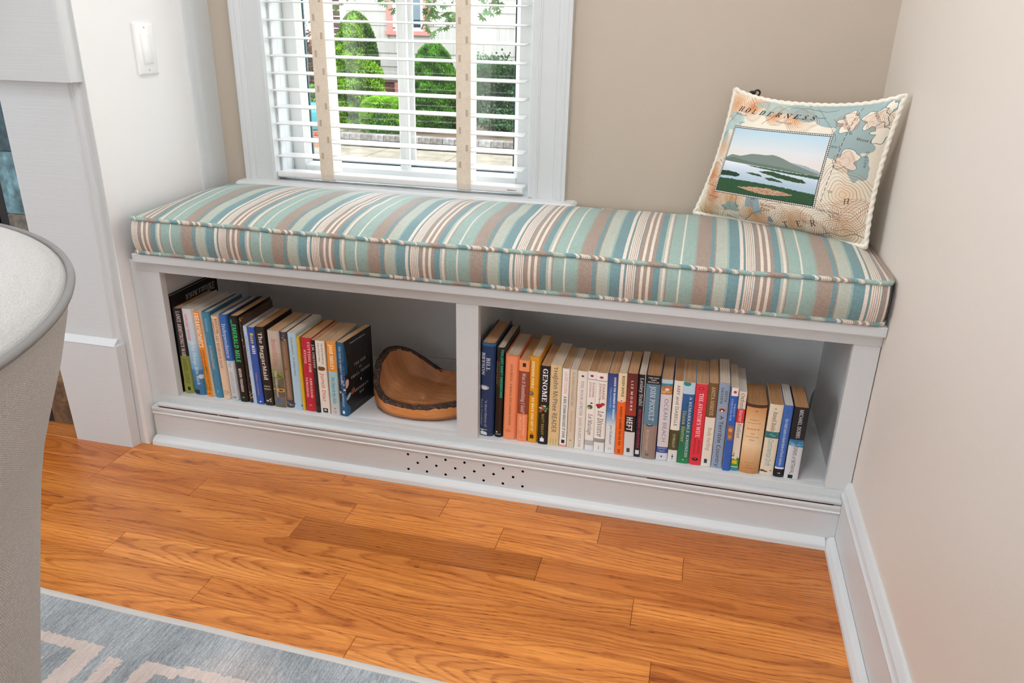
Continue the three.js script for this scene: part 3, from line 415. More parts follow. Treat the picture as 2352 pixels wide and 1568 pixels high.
// ================================================================ WOODEN BOWL
{
  const wood = dataTex(512, 256, (u, v) => { const g = fbm(u * 10, v * 60, 3, 3), q = fbm(u * 4, v * 5, 9, 3), k = smooth(0.35, 0.75, q); const c = mix3([214, 136, 70], [160, 96, 50], k * 0.8); const n = (g - 0.5) * 40; return [c[0] + n, c[1] + n * 0.8, c[2] + n * 0.6]; });
  const woodIn = dataTex(512, 256, (u, v) => { const g = fbm(u * 7, v * 46, 13, 3), q = fbm(u * 5, v * 4, 19, 3); const c = mix3([214, 152, 102], [178, 116, 72], q); const n = (g - 0.5) * 34; return [c[0] + n, c[1] + n * 0.85, c[2] + n * 0.7]; });
  const bark = dataTex(256, 64, (u, v, x, y) => { const g = fbm(u * 50, v * 14, 23, 3), k = hash2(x >> 1, y >> 1, 5); return mix3([44, 34, 30], [128, 104, 92], clamp(g * 1.3 - 0.35 + (k - 0.5) * 0.5)); });
  const cx = 0.603, cz = -0.148, yb = 0.1324;
  const t = thing('wooden_bowl', 'carved wooden bowl with a rough bark edge, in the bay beside the paperbacks', 'bowl', [cx, yb, cz]);
  const rimY = (p) => { const a = (p - 2.7) * 0.9, w = Math.cos(Math.abs(((p - 2.7 + PI * 3) % (PI * 2)) - PI) * 0.9), c = Math.max(0, Math.cos(p + 0.17)); return 0.036 + 0.078 * Math.pow(Math.max(0, w), 3) + 0.012 * Math.pow(c, 3) + 0.004 * (vnoise(Math.cos(p) * 6 + 8, Math.sin(p) * 6 + 8, 3) - 0.5); };
  const rad = (p) => { const c = Math.cos(p), s = Math.sin(p), b = s > 0 ? 0.108 : 0.106, a = 0.134; return Math.pow(Math.pow(Math.abs(c / a), 2.3) + Math.pow(Math.abs(s / b), 2.3), -1 / 2.3) * (1 + 0.02 * Math.sin(3 * p + 1)); };
  const at = (p, k, y, uv) => { const r = rad(p) * k; return [cx + r * Math.cos(p), yb + y, cz - r * Math.sin(p), ...uv]; };
  const outer = [[1, 1], [1.005, 0.85], [0.99, 0.6], [0.94, 0.34], [0.84, 0.13], [0.7, 0.03], [0.55, 0.0]], inner = [[0.915, 1], [0.9, 0.86], [0.86, 0.6], [0.76, 0.34], [0.55, 0.2], [0.3, 0.15], [0.0, 0.14]];
  const prof = (T, v) => { const k = v * (T.length - 1), i = Math.min(T.length - 2, Math.floor(k)), f = k - i; return [T[i][0] + (T[i + 1][0] - T[i][0]) * f, T[i][1] + (T[i + 1][1] - T[i][1]) * f]; };
  const frontK = [1, 1.035, 1.055, 1.05, 1.0, 0.93, 0.8], H = (p, h) => h * rimY(p) + (1 - h) * 0 + 0.0;
  part(t, 'bowl_body', grid(96, 30, (u, v) => { const p = u * PI * 2; let [k, h] = prof(outer, v); const q = v * 6, i = Math.min(5, Math.floor(q)); k += (frontK[i] + (frontK[i + 1] - frontK[i]) * (q - i) - k) * smooth(-0.3, 0.9, -Math.sin(p)); return at(p, k, H(p, h), [u * 2, v]); }, true), S({ map: wood, roughness: 0.32, side: THREE.DoubleSide }));
  part(t, 'bowl_hollow', grid(96, 30, (u, v) => { const p = u * PI * 2, [k, h] = prof(inner, v); return at(p, k, Math.max(0.008, h * Math.max(0.05, rimY(p)) + (1 - h) * 0.0), [Math.cos(p) * k * 0.6, Math.sin(p) * k * 0.6]); }, true), S({ map: woodIn, roughness: 0.38, side: THREE.DoubleSide }));
  const band = [[0.905, -0.006], [0.905, 0.002], [0.95, 0.004], [1.02, 0.002], [1.025, -0.006], [1.012, -0.012]];
  part(t, 'bark_edge', grid(160, 10, (u, v) => { const p = u * PI * 2, [k, d] = prof(band, v), n = (vnoise(u * 90, v * 6, 31, 90) - 0.5) * 0.02; return at(p, k + n, rimY(p) + d, [u * 8, v]); }, true), S({ map: bark, roughness: 0.95, side: THREE.DoubleSide }), 'dark rough bark edge');
}
// ================================================================ LIGHT SWITCH
{
  const t = thing('light_switch', 'white rocker light switch with rectangular plate on the white side panel', 'light switch', [XL, 0.9633, -0.1706]);
  const z0 = -0.2056, z1 = -0.1356, y0 = 0.9063, y1 = 1.0203, p = M.vinyl;
  const g = ext(shapeOf([[z0 + 0.003, y0 + 0.003], [z1 - 0.003, y0 + 0.003], [z1 - 0.003, y1 - 0.003], [z0 + 0.003, y1 - 0.003]].map(([z, y]) => [-z, y])), 0.0025, { bevelEnabled: true, bevelThickness: 0.0025, bevelSize: 0.003, bevelSegments: 3 }).rotateY(PI / 2).translate(XL + 0.001, 0, 0);
  part(t, 'plate', cr(g), p);
  part(t, 'rocker_frame', rb(XL + 0.005, XL + 0.0072, 0.9295, 0.9975, -0.188, -0.1532, 0.0008), p);
  const r = cr(rb(-0.0025, 0.0015, -0.0325, 0.0325, -0.0158, 0.0158, 0.001)); r.rotateZ(0.035).translate(XL + 0.0072, 0.9635, -0.1706);
  part(t, 'rocker', r, p);
  for (const y of [0.916, 1.0108]) { const s = part(t, 'screw', new THREE.CylinderGeometry(0.0028, 0.0028, 0.0012, 14).rotateZ(PI / 2).translate(XL + 0.0063, y, -0.1706), S({ color: 0xdedcd8, roughness: 0.4 })); part(s, 'slot', bx(XL + 0.0066, XL + 0.0072, y - 0.0024, y + 0.0024, -0.1709, -0.1703), S({ color: 0x8b8884 })); }
}
// ================================================================ FIREPLACE SURROUND
{
  const t = thing('fireplace_surround', 'white fireplace surround with a stepped pilaster, slate tiles and black firebox', 'fireplace', [-0.75, 0, 0]);
  const taper = (g) => { const p = g.attributes.position; for (let i = 0; i < p.count; i++) { const y = p.getY(i), k = clamp(1 - y / 0.56); if (k > 0) p.setX(i, p.getX(i) + (p.getX(i) < -0.22 ? 0.02 : -0.012) * k); } g.computeVertexNormals(); return g; };
  const cut = (pts) => merge([profY(pts, 0.0, 0.56), profY(pts, 0.56, 1.5)]);
  part(t, 'pilaster_shaft', taper(cut([[-0.3255, -0.012], [-0.3255, 0.0488], [-0.3243, 0.05], [-0.1375, 0.05], [-0.1345, 0.0475], [-0.1335, 0.0465], [-0.1295, 0.0465], [-0.1285, 0.0455], [-0.1185, 0.0455], [-0.1165, 0.0435], [-0.116, 0.038], [-0.1025, 0.0378], [-0.102, -0.012]])), M.white);
  part(t, 'plinth', taper(merge([
    profX([[0.04, 0.0], [0.0655, 0.0], [0.0655, 0.2805], [0.0662, 0.2825], [0.0505, 0.2965], [0.04, 0.2975]], -0.318, -0.124),
    profY([[-0.124, 0.04], [-0.124, 0.0655], [-0.1195, 0.0655], [-0.118, 0.064], [-0.1135, 0.04]].reverse(), 0, 0.283)])), M.white);
  part(t, 'frieze', merge([profY([[-1.32, 0.03], [-1.32, 0.075], [-0.1175, 0.075], [-0.114, 0.0745], [-0.1105, 0.0725], [-0.1085, 0.069], [-0.108, 0.04], [-0.108, 0.03]].reverse(), 0.9, 1.22)]), M.white, 'raised frieze board across the top');
  part(t, 'mantel_shelf', rb(-1.4, -0.06, 1.3, 1.34, -0.012, 0.2, 0.004), M.white);
  part(t, 'pilaster_shaft', rb(-1.345, -1.12, 0, 1.3, -0.011, 0.05, 0.002), M.white);
  part(t, 'grout_bed', bx(-0.426, -0.32, 0, 0.9, -0.0115, -0.0035), S({ color: 0xb0aca2, roughness: 0.9 }));
  const slate = dataTex(512, 512, (u, v, x, y) => { const a = fbm(u * 7, v * 7, 3, 5), b = fbm(u * 30 + a * 2, v * 30, 11, 3), c = smooth(0.55, 0.75, fbm(u * 12 + 4, v * 5, 21, 4)); const n = 150 + (a - 0.5) * 120 + (b - 0.5) * 70 + c * 40; return [n, n, n]; });
  const tone = [0x8a6a4e, 0x8e7054, 0x94806a, 0x8f8b80, 0x6e96a0, 0x4c727e];
  const ty = 0.1515;
  for (let k = -1; k < 6; k++) {
    const y0 = Math.max(0.001, 0.1255 + ty * (k - 0)), y1 = Math.min(0.8995, 0.124 + ty * (k + 1));
    const g = rb(-0.4245, -0.321, y0, y1, -0.0036, 0.0045, 0.0012); const uv = g.attributes.uv; for (let i = 0; i < uv.count; i++) uv.setXY(i, uv.getX(i) * 3 + k * 0.37, uv.getY(i) * 3 + k * 0.21);
    const c = new THREE.Color(tone[clamp(k + 1, 0, 5)]).multiplyScalar(2.1);
    part(t, 'tile', g, S({ map: slate, color: c, roughness: 0.45, bumpMap: slate, bumpScale: 0.001 }));
  }
  part(t, 'firebox', merge([bx(-1.25, -0.426, 0.0, 0.75, -0.44, -0.42), bx(-0.436, -0.426, 0, 0.75, -0.42, -0.006), bx(-1.25, -1.24, 0, 0.75, -0.42, -0.006), bx(-1.24, -0.436, 0.74, 0.75, -0.42, -0.006), bx(-1.24, -0.436, 0.0, 0.004, -0.42, -0.006)]), M.soot);
  part(t, 'firebox_frame', merge([rb(-0.45, -0.4255, 0.0, 0.76, -0.006, 0.003, 0.001), rb(-1.25, -0.45, 0.735, 0.76, -0.006, 0.003, 0.001), rb(-0.9, -0.45, 0.001, 0.012, -0.006, 0.003, 0.001)]), M.black);
}
// ================================================================ RUG
{
  const PW = 0.46, N = 1024;
  const band = (x, z) => { // greek-key bands in the border, metres from the rug's edge
    const q = ((x % PW) + PW) % PW, inr = (a, b, c, d) => q > a && q < b && z > c && z < d;
    return inr(0, 0.285, 0.092, 0.114) || inr(0.255, 0.297, 0.092, 0.33) || inr(0.32, 0.35, 0.11, 0.33) || inr(0, 0.215, 0.142, 0.19) || inr(0.385, 0.46, 0.10, 0.122) || inr(0.385, 0.42, 0.10, 0.33);
  };
  const tex = dataTex(N, N, (u, v, x, y) => {
    const X = u * PW * 2, Z = (1 - v) * PW * 2; const jx = (vnoise(u * 180, v * 180, 3) - 0.5) * 0.006, jz = (vnoise(u * 180, v * 180, 7) - 0.5) * 0.006;
    const on = band(X + jx, ((Z + jz) % 0.46));
    const st = (vnoise(u * 620, v * 46, 11) - 0.5) * 40 + (fbm(u * 9, v * 7, 15, 4) - 0.5) * 60 + (hash2(x, y >> 2, 2) - 0.5) * 34;
    const pinkish = smooth(0.5, 0.75, fbm(u * 5 + 3, v * 5, 33, 3));
    const c = on ? [212, 198, 190] : mix3([156, 163, 167], [196, 186, 183], pinkish * 0.6);
    const k = on ? 0.45 : 1; return [c[0] + st * k, c[1] + st * k, c[2] + st * k];
  });
  const t = thing('area_rug', 'blue-grey area rug with faded pink key pattern and white bound edge', 'rug', [0.3, 0, 0.5835]);
  t.rotation.y = -0.024;
  const x0 = -1.9, x1 = 0.95, z1 = 2.2;
  const g = bx(x0, x1, 0.0005, 0.007, 0.008, z1); const uv = g.attributes.uv, p = g.attributes.position;
  for (let i = 0; i < uv.count; i++) uv.setXY(i, (p.getX(i) + 0.3) / (PW * 2), -p.getZ(i) / (PW * 2));
  local(t, 'rug_field', g, S({ map: tex, roughness: 1, bumpMap: tex, bumpScale: 0.0015 }));
  const bm = S({ color: 0xe6e1da, roughness: 1, bumpMap: rep(weave, 40, 60), bumpScale: 0.0006 });
  const pts = []; for (let i = 0; i <= 40; i++) pts.push(new THREE.Vector3(x0 + (x1 - x0) * i / 40, 0.0045, 0.006 + 0.0016 * (vnoise(i * 1.3, 2, 3) - 0.5)));
  local(t, 'bound_edge', tube(pts, 0.0092, 200, 8).scale(1, 0.5, 1).translate(0, 0.0018, 0), bm, 'white bound edge');
  local(t, 'bound_edge', tube([[x1, 0.006], [x1, 0.8], [x1, z1]].map(([x, z]) => new THREE.Vector3(x, 0.0045, z)), 0.0092, 60, 8).scale(1, 0.5, 1).translate(0, 0.0018, 0), bm, 'white bound edge');
}
// ================================================================ BARREL CHAIR
{
  const tw = dataTex(256, 256, (u, v, x, y) => { const p = ((x >> 2) + (y >> 2)) & 1; const n = (hash2(x >> 1, y >> 1, 5) - 0.5) * 34 + (p ? 11 : -11) + (hash2(x >> 3, y, 8) - 0.5) * 12; return [188 + n, 187 + n, 184 + n]; });
  const fab = Ph({ map: tw, roughness: 1, bumpMap: rep(tw, 1), bumpScale: 0.0012, sheen: 0.25, sheenRoughness: 0.7 });
  const fab2 = S({ color: 0xa6a5a2, roughness: 1, bumpMap: rep(weave, 30, 4), bumpScale: 0.0008 });
  const c = [0.43, 1.14], s = Math.SQRT1_2, gap = 2.25;
  const t = thing('barrel_chair', 'pale grey tweed barrel chair with welted rim standing on the rug', 'chair', [c[0], 0.008, c[1]]);
  t.rotation.y = 0;
  const tab = [[0.812, 0.284], [0.803, 0.287], [0.778, 0.283], [0.729, 0.269], [0.678, 0.251], [0.639, 0.238], [0.589, 0.226], [0.472, 0.204], [0.319, 0.177], [0.13, 0.150]];
  const aOf = (y) => { for (let i = 1; i < tab.length; i++) if (y >= tab[i][0]) { const f = (y - tab[i][0]) / (tab[i - 1][0] - tab[i][0]); return tab[i][1] + (tab[i - 1][1] - tab[i][1]) * clamp(f); } return tab[tab.length - 1][1]; };
  const pt = (th, a, off, y) => { const A = a - off, B = a * 1.3 - off, d1 = A * Math.cos(th), d2 = B * Math.sin(th); return [s * d1 + s * d2, y - 0.008, -s * d1 + s * d2]; };
  const sec = []; for (const [y, a] of tab.slice(1).reverse()) sec.push([a, 0, y]);
  const at = 0.287; for (const [o, y] of [[0.004, 0.8065], [0.015, 0.812], [0.035, 0.8185], [0.06, 0.8195], [0.085, 0.8145], [0.1, 0.803], [0.108, 0.785], [0.112, 0.74], [0.115, 0.6], [0.112, 0.45]]) sec.push([at, o, y]);
  const shell = grid(80, sec.length * 3, (u, v) => { const k = v * (sec.length - 1), i = Math.min(sec.length - 2, Math.floor(k)), f = k - i, q = sec[i].map((a, j) => a + (sec[i + 1][j] - a) * f), th = -gap + 2 * gap * u; const drop = 1 - 0.0 * th; const p = pt(th, q[0], q[1], q[2] * drop); return [...p, th * 0.33 / 0.11, (v * 1.5) / 0.11]; });
  { const i = shell.index.array; for (let k = 0; k < i.length; k += 3) { const a = i[k]; i[k] = i[k + 1]; i[k + 1] = a; } shell.computeVertexNormals(); }
  fab.side = THREE.DoubleSide;
  local(t, 'backrest', shell, fab);
  const wp = []; for (let i = 0; i <= 60; i++) { const th = -gap + 2 * gap * i / 60; wp.push(new THREE.Vector3(...pt(th, 0.2895, 0, 0.8035))); }
  local(t, 'welt', tube(wp, 0.0038, 300, 8), fab2, 'darker grey welt round the rim');
  const cap = (th, n) => { const ring = sec.map((q) => pt(th, ...q)); const cen = pt(th, 0.2, 0.055, 0.6), pos = []; for (let i = 0; i < ring.length - 1; i++) pos.push(...cen, ...ring[i], ...ring[i + 1]); const g = new THREE.BufferGeometry(); g.setAttribute('position', new THREE.Float32BufferAttribute(pos, 3)); g.computeVertexNormals(); return boxUV(g, 0.11); };
  local(t, 'arm_front', cap(-gap), fab); local(t, 'arm_front', cap(gap), fab);
  const seat = grid(48, 8, (u, v) => { const th = u * PI * 2, k = [0, 0.5, 0.85, 0.97, 1, 1, 0.98, 0.97, 0][Math.round(v * 8)], y = [0.5, 0.498, 0.49, 0.478, 0.46, 0.42, 0.4, 0.395, 0.395][Math.round(v * 8)]; const p = pt(th, 0.165, 0, y); return [p[0] * k, p[1], p[2] * k, u * 8, v * 3]; }, true);
  { const i = seat.index.array; for (let k = 0; k < i.length; k += 3) { const a = i[k]; i[k] = i[k + 1]; i[k + 1] = a; } seat.computeVertexNormals(); }
  local(t, 'seat', seat, fab);
  local(t, 'base', grid(48, 3, (u, v) => { const p = pt(u * PI * 2, 0.148, 0, 0.13 + 0.02 * Math.round(v * 3) / 3); const k = [0, 1, 1, 0][Math.round(v * 3)]; return [p[0] * k, p[1], p[2] * k]; }, true), M.black);
  for (const th of [0.78, 2.36, 3.93, 5.5]) { const p = pt(th, 0.11, 0, 0.07); local(t, 'leg', new THREE.CylinderGeometry(0.016, 0.011, 0.124, 16).translate(p[0], p[1], p[2]), S({ color: 0x3a2a1f, roughness: 0.5 })); }
}
// ================================================================ BOOKS
{
  const COLS = 32, ROWSN = 2, AW = 2048, AH = 2048, SW = AW / COLS, SH = AH / ROWSN, SL = SH - 40; // spine slots, the foot of each is the cover's plain colour
  const canvas = document.createElement('canvas'); canvas.width = AW; canvas.height = AH; const g = canvas.getContext('2d');
  const FONT = { s: 'sans-serif', S: 'bold sans-serif', e: 'serif', E: 'bold serif', m: 'monospace' };
  // op letters: R s0 s1 colour [t0 t1] band; G s0 s1 c1 c2 gradient; T s0 s1 t size colour font text along the spine; H s t width size colour font text across; C s t r colour disc; O ring; N s0 s1 colour n flecks
  function drawSpine(slot, ops, face) {
    const X = (slot % COLS) * SW, Y = Math.floor(slot / COLS) * SH; g.save(); g.translate(X, Y); g.beginPath(); g.rect(0, 0, SW, SH); g.clip();
    seedR(slot * 991 + 5);
    for (const op of ops.split(';')) {
      const a = op.trim().split(' '), k = a[0], n = (i) => parseFloat(a[i]);
      if (k === 'R') { g.fillStyle = a[3]; const t0 = a[4] ? n(4) : 0, t1 = a[5] ? n(5) : 1; g.fillRect(t0 * SW, n(1) * SL, (t1 - t0) * SW, (n(2) - n(1)) * SL + 0.5); }
      else if (k === 'G') { const q = g.createLinearGradient(0, n(1) * SL, 0, n(2) * SL); q.addColorStop(0, a[3]); q.addColorStop(1, a[4]); g.fillStyle = q; g.fillRect(0, n(1) * SL, SW, (n(2) - n(1)) * SL + 0.5); }
      else if (k === 'C') { g.fillStyle = a[4]; g.beginPath(); g.ellipse(n(2) * SW, n(1) * SL, n(3) * SW, n(3) * SW * (a[5] ? n(5) : 1.2), 0, 0, PI * 2); g.fill(); }
      else if (k === 'O') { g.strokeStyle = a[4]; g.lineWidth = 2.5; g.beginPath(); g.ellipse(n(2) * SW, n(1) * SL, n(3) * SW, n(3) * SW * 1.3, 0, 0, PI * 2); g.stroke(); }
      else if (k === 'N') { g.fillStyle = a[3]; for (let i = 0; i < n(4); i++) { const w = 2 + rnd() * 9; g.beginPath(); g.ellipse(rnd() * SW, (n(1) + rnd() * (n(2) - n(1))) * SL, w, w * (0.5 + rnd()), rnd() * 3, 0, PI * 2); g.fill(); } }
      else if (k === 'T' || k === 'H') {
        const along = k === 'T', str = a.slice(7).join(' ').replace(/_/g, ';'); let f = a[6], sk = 0; if (f[1] === 'i') { sk = -0.25; f = f[0]; }
        const [w, fam] = FONT[f].includes('bold') ? ['bold ', FONT[f].slice(5)] : ['', FONT[f]];
        const px = Math.max(8, n(4) * SW * 1.18); g.save(); g.fillStyle = a[5]; g.textBaseline = 'middle';
        g.font = w + px + 'px ' + fam; const m = g.measureText(str).width;
        if (along) { const L = (n(2) - n(1)) * SL; g.translate(n(3) * SW, n(1) * SL); g.rotate(PI / 2); g.transform(1, 0, sk, 1, 0, 0); g.scale(L / m, 1); g.fillText(str, 0, 0); }
        else { const L = n(3) * SW; g.translate(n(2) * SW - L / 2, n(1) * SL); g.transform(1, 0, sk, 1, 0, 0); g.scale(L / m, 1.5); g.fillText(str, 0, 0); }
        g.restore();
      }
    }
    g.fillStyle = face; g.fillRect(0, SL, SW, SH - SL); g.restore();
  }
  const atlas = new THREE.CanvasTexture(canvas); atlas.colorSpace = THREE.SRGBColorSpace; atlas.anisotropy = 8;
  const cover = S({ map: atlas, roughness: 0.48 }), jacket = S({ map: atlas, roughness: 0.3 });
  const leaf = (base) => dataTex(256, 64, (u, v, x, y) => { const n = (hash2(y, 3, 7) - 0.5) * 16 + (vnoise(u * 6, v * 90, 3) - 0.5) * 18; const c = rgb(base); return [c[0] + n, c[1] + n, c[2] + n]; });
  const pages = { n: S({ map: leaf(0xe0cdb5), roughness: 0.95 }), t: S({ map: leaf(0xcfa47a), roughness: 0.95 }), b: S({ map: leaf(0xb98a5e), roughness: 0.95 }), w: S({ map: leaf(0xd8d2c8), roughness: 0.95 }) };
  let slot = 0; const Y0 = 0.1324 + 0.0004;
  // x0 x1 at the shelf, x at the head, height, depth, z of the spine; kind h hardcover, p paperback; pages tone
  function book(x0, x1, xt, h, d, zs, kind, tone, face, ops, label, o = {}) {
    const w = Math.min(x1 - x0, o.w ?? 9) - 0.0004, t = thing('book', label, 'book', [(x0 + x1) / 2, Y0 + Math.abs((x0 + x1) / 2 - xt) / h * w * 0.5, zs], o.group);
    t.rotation.z = Math.atan2((x0 + x1) / 2 - xt, h); if (o.ry) t.rotation.y = o.ry; if (o.rx) t.rotation.x = o.rx;
    drawSpine(slot, ops, face);
    const sx = (slot % COLS) * SW, sy = Math.floor(slot / COLS) * SH, u0 = (sx + 1) / AW, u1 = (sx + SW - 1) / AW, vT = 1 - (sy + 1) / AH, vB = 1 - (sy + SL - 1) / AH, vf = 1 - (sy + SL + 20) / AH, uf = (sx + SW / 2) / AW; slot++;
    const th = kind === 'h' ? 0.0026 : kind === 'j' ? 0.0022 : 0.0009, over = kind === 'p' ? 0 : 0.003, rnd_ = kind === 'p' ? Math.min(0.0012, w / 8) : Math.min(0.004, w / 4), bow = o.bow ?? (kind === 'p' ? 0.0012 : 0.003);
    // outline seen from above: spine bowed towards the room, boards behind it
    const N = 8, outl = []; for (let i = 0; i <= N; i++) { const q = i / N * 2 - 1; outl.push([q * w / 2, -bow * q * q - rnd_ * Math.pow(Math.abs(q), 8)]); }
    const out = [[-w / 2, -d], ...outl, [w / 2, -d]], inn = [[w / 2 - th, -d], ...outl.slice().reverse().map(([x, z]) => [Math.sign(x) * Math.min(Math.abs(x), w / 2 - th), z - th * 1.3]), [-w / 2 + th, -d]];
    const pos = [], uv = [], P = (x, y, z, u, v) => { pos.push(x, y, z); uv.push(u, v); };
    const quad = (a, b, c, e) => { for (const q of [a, b, c, a, c, e]) P(...q); };
    for (let i = 0; i + 1 < out.length; i++) { const a = out[i], b = out[i + 1], sp = i > 0 && i < out.length - 2, ua = sp ? u0 + (u1 - u0) * (a[0] / w + 0.5) : uf, ub = sp ? u0 + (u1 - u0) * (b[0] / w + 0.5) : uf, va = sp ? vB : vf, vb = sp ? vT : vf; quad([a[0], 0, a[1], ua, va], [b[0], 0, b[1], ub, va], [b[0], h, b[1], ub, vb], [a[0], h, a[1], ua, vb]); }
    for (let i = 0; i + 1 < inn.length; i++) { const a = inn[i], b = inn[i + 1]; quad([a[0], 0, a[1], uf, vf], [b[0], 0, b[1], uf, vf], [b[0], h, b[1], uf, vf], [a[0], h, a[1], uf, vf]); }
    for (const [y, up] of [[h, 1], [0, 0]]) for (let i = 0; i + 1 < out.length; i++) { const a = out[i], b = out[i + 1], c = inn[inn.length - 2 - i], e = inn[inn.length - 1 - i], q = [[a[0], y, a[1], uf, vf], [b[0], y, b[1], uf, vf], [c[0], y, c[1], uf, vf], [e[0], y, e[1], uf, vf]]; if (up) quad(...q); else quad(q[3], q[2], q[1], q[0]); }
    for (const sgn of [-1, 1]) { const a = sgn * w / 2, b = sgn * (w / 2 - th), q = [[a, 0, -d, uf, vf], [b, 0, -d, uf, vf], [b, h, -d, uf, vf], [a, h, -d, uf, vf]]; if (sgn < 0) quad(q[1], q[0], q[3], q[2]); else quad(...q); }
    const cg = new THREE.BufferGeometry(); cg.setAttribute('position', new THREE.Float32BufferAttribute(pos, 3)); cg.setAttribute('uv', new THREE.Float32BufferAttribute(uv, 2)); cg.computeVertexNormals();
    local(t, 'cover', toCreasedNormals(cg, 0.5), kind === 'p' ? cover : jacket);
    const pw = w / 2 - th - 0.0001, ins = kind === 'p' ? 0.0002 : over;
    const pz = outl.map(([x, z]) => [Math.sign(x) * Math.min(Math.abs(x), pw), z - th * 1.3 - 0.0004]);
    const pb = profY([[-pw, -d + over * 0.6], ...pz, [pw, -d + over * 0.6]], ins, h - ins);
    const puv = pb.attributes.uv, pp = pb.attributes.position; for (let i = 0; i < puv.count; i++) puv.setXY(i, pp.getZ(i) * 6 + x0 * 13, pp.getX(i) * 14 + x0 * 31);
    local(t, 'pages', pb, pages[tone]);
    return t;
  }
  const B = book;
  // ---- left bay
  const up = B(-0.0345, -0.0216, -0.0281, 0.262, 0.2, -0.0235, 'j', 'w', '#101112', 'R 0 1 #131415', 'tall black book at the left end of the left bay, its cover lettered in white', { rx: 0.0 });
  { const tx = canvasTex(512, 640, (q, w, h) => { q.fillStyle = '#111214'; q.fillRect(0, 0, w, h); q.fillStyle = '#e9e6e0'; q.font = '64px serif'; q.textBaseline = 'middle'; const m = q.measureText('JOHN UPDIKE').width; q.save(); q.translate(150, 62); q.transform(1, 0, -0.12, 1, 0, 0); q.scale(330 / m, 1); q.fillText('JOHN UPDIKE', 0, 0); q.restore(); q.fillStyle = '#8d8a84'; q.fillRect(150, 250, 220, 240); }, false);
    const f = grid(1, 1, (u, v) => [0.00665, 0.262 * v, -0.004 - 0.195 * u, u, v]); { const i = f.index.array; i.reverse(); f.computeVertexNormals(); } local(up, 'front_cover', f, S({ map: tx, roughness: 0.35, side: THREE.DoubleSide }), 'black front cover lettered in white'); }
  B(-0.0206, 0.009, -0.0075, 0.233, 0.155, -0.022, 'j', 't', '#241b1c', 'R 0 1 #2a1f22;R 0.55 1 #8f9a4a 0.22 1;R 0.6 1 #c9a227 0 0.22;R 0.03 0.86 #1b1416 0 0.2;T 0.05 0.8 0.11 0.14 #8b8080 s INSIDE THE ULTIMATE RACE;T 0.03 0.55 0.62 0.4 #e8e0d8 E LANCE ARMSTRONG\'S WAR;T 0.58 0.88 0.6 0.4 #3b3a20 e DANIEL COYLE;R 0.92 0.96 #222 0.5 0.75', 'maroon hardcover with olive green foot, beside the tall black book at the left end', { w: 0.029 });
  B(0.0098, 0.044, 0.0215, 0.235, 0.155, -0.0215, 'j', 'n', '#cfd9dd', 'G 0 0.4 #dcdedd #c4d8e4;G 0.4 0.7 #aed0e4 #74b0d8;G 0.7 1 #4a86b4 #2f6f9c;T 0.06 0.36 0.42 0.24 #e0626f E EDWARD TENNER;T 0.37 0.88 0.6 0.3 #eef4f6 e Why Things Bite Back;R 0.94 0.985 #0d1a24 0.15 0.55;C 0.78 0.85 0.22 #cfd8de 1.8', 'white hardcover fading to blue at the foot, second spine in the left bay', { w: 0.0335 });
  B(0.0475, 0.0705, 0.050, 0.233, 0.155, -0.020, 'j', 'n', '#e9e6e0', 'R 0 1 #f08a1d;R 0 1 #d9d4ca 0.86 1;T 0.02 0.42 0.42 0.72 #f7efe2 S FREAKONOMICS;T 0.45 0.7 0.55 0.2 #5b3b12 S A ROGUE ECONOMIST;T 0.45 0.7 0.25 0.2 #5b3b12 S EXPLORES THE HIDDEN;T 0.64 0.93 0.6 0.28 #1f6b2d S STEVEN D. LEVITT AND;T 0.64 0.93 0.24 0.28 #1f6b2d S STEPHEN J. DUBNER;R 0.955 0.975 #a55a10 0.3 0.6', 'bright orange hardcover with large white capitals in the left bay');
  B(0.0725, 0.0945, 0.0735, 0.232, 0.15, -0.021, 'j', 'n', '#2f6f98', 'R 0 1 #4288a8;T 0.07 0.22 0.5 0.32 #a8c6d2 e Bill Bryson;T 0.38 0.66 0.5 0.42 #d3c0a0 e In a Sunburned Country;H 0.93 0.5 0.3 0.4 #a7cfe0 s F', 'teal blue hardcover between the orange and the cream one in the left bay');
  B(0.0955, 0.1175, 0.0985, 0.225, 0.15, -0.0195, 'j', 'n', '#e2c7a8', 'R 0 1 #e8caac;T 0.03 0.2 0.3 0.26 #7a2f22 E GARRISON;T 0.03 0.2 0.68 0.26 #7a2f22 E KEILLOR;T 0.2 0.62 0.5 0.42 #6d2a20 e LAKE WOBEGON DAYS;O 0.92 0.5 0.32 #6b4a3c;O 0.92 0.5 0.16 #6b4a3c', 'cream hardcover with dark red lettering in the left bay');
  B(0.1185, 0.1425, 0.1225, 0.231, 0.15, -0.0195, 'j', 'n', '#2b62ad', 'R 0 0.53 #3069b4;G 0.53 1 #d9dde0 #c4c8cc;T 0.1 0.5 0.5 0.46 #e8eef5 e Independence;T 0.535 0.61 0.55 0.46 #7d8ba0 e Day;T 0.66 0.92 0.5 0.34 #8a96a4 e STEVE LOPEZ;R 0.955 0.975 #8a8f96 0.3 0.7', 'hardcover with blue upper half and pale grey lower half in the left bay');
  B(0.1438, 0.1712, 0.1525, 0.232, 0.155, -0.0175, 'j', 't', '#11100f', 'R 0 1 #161413;T 0.04 0.09 0.3 0.2 #3fd08a S THE;T 0.09 0.53 0.5 0.5 #34d07e S EMERALD MILE;T 0.6 0.88 0.5 0.3 #efece6 S KEVIN FEDARKO;C 0.945 0.5 0.13 #1ea85a', 'black hardcover with emerald green capitals in the left bay');
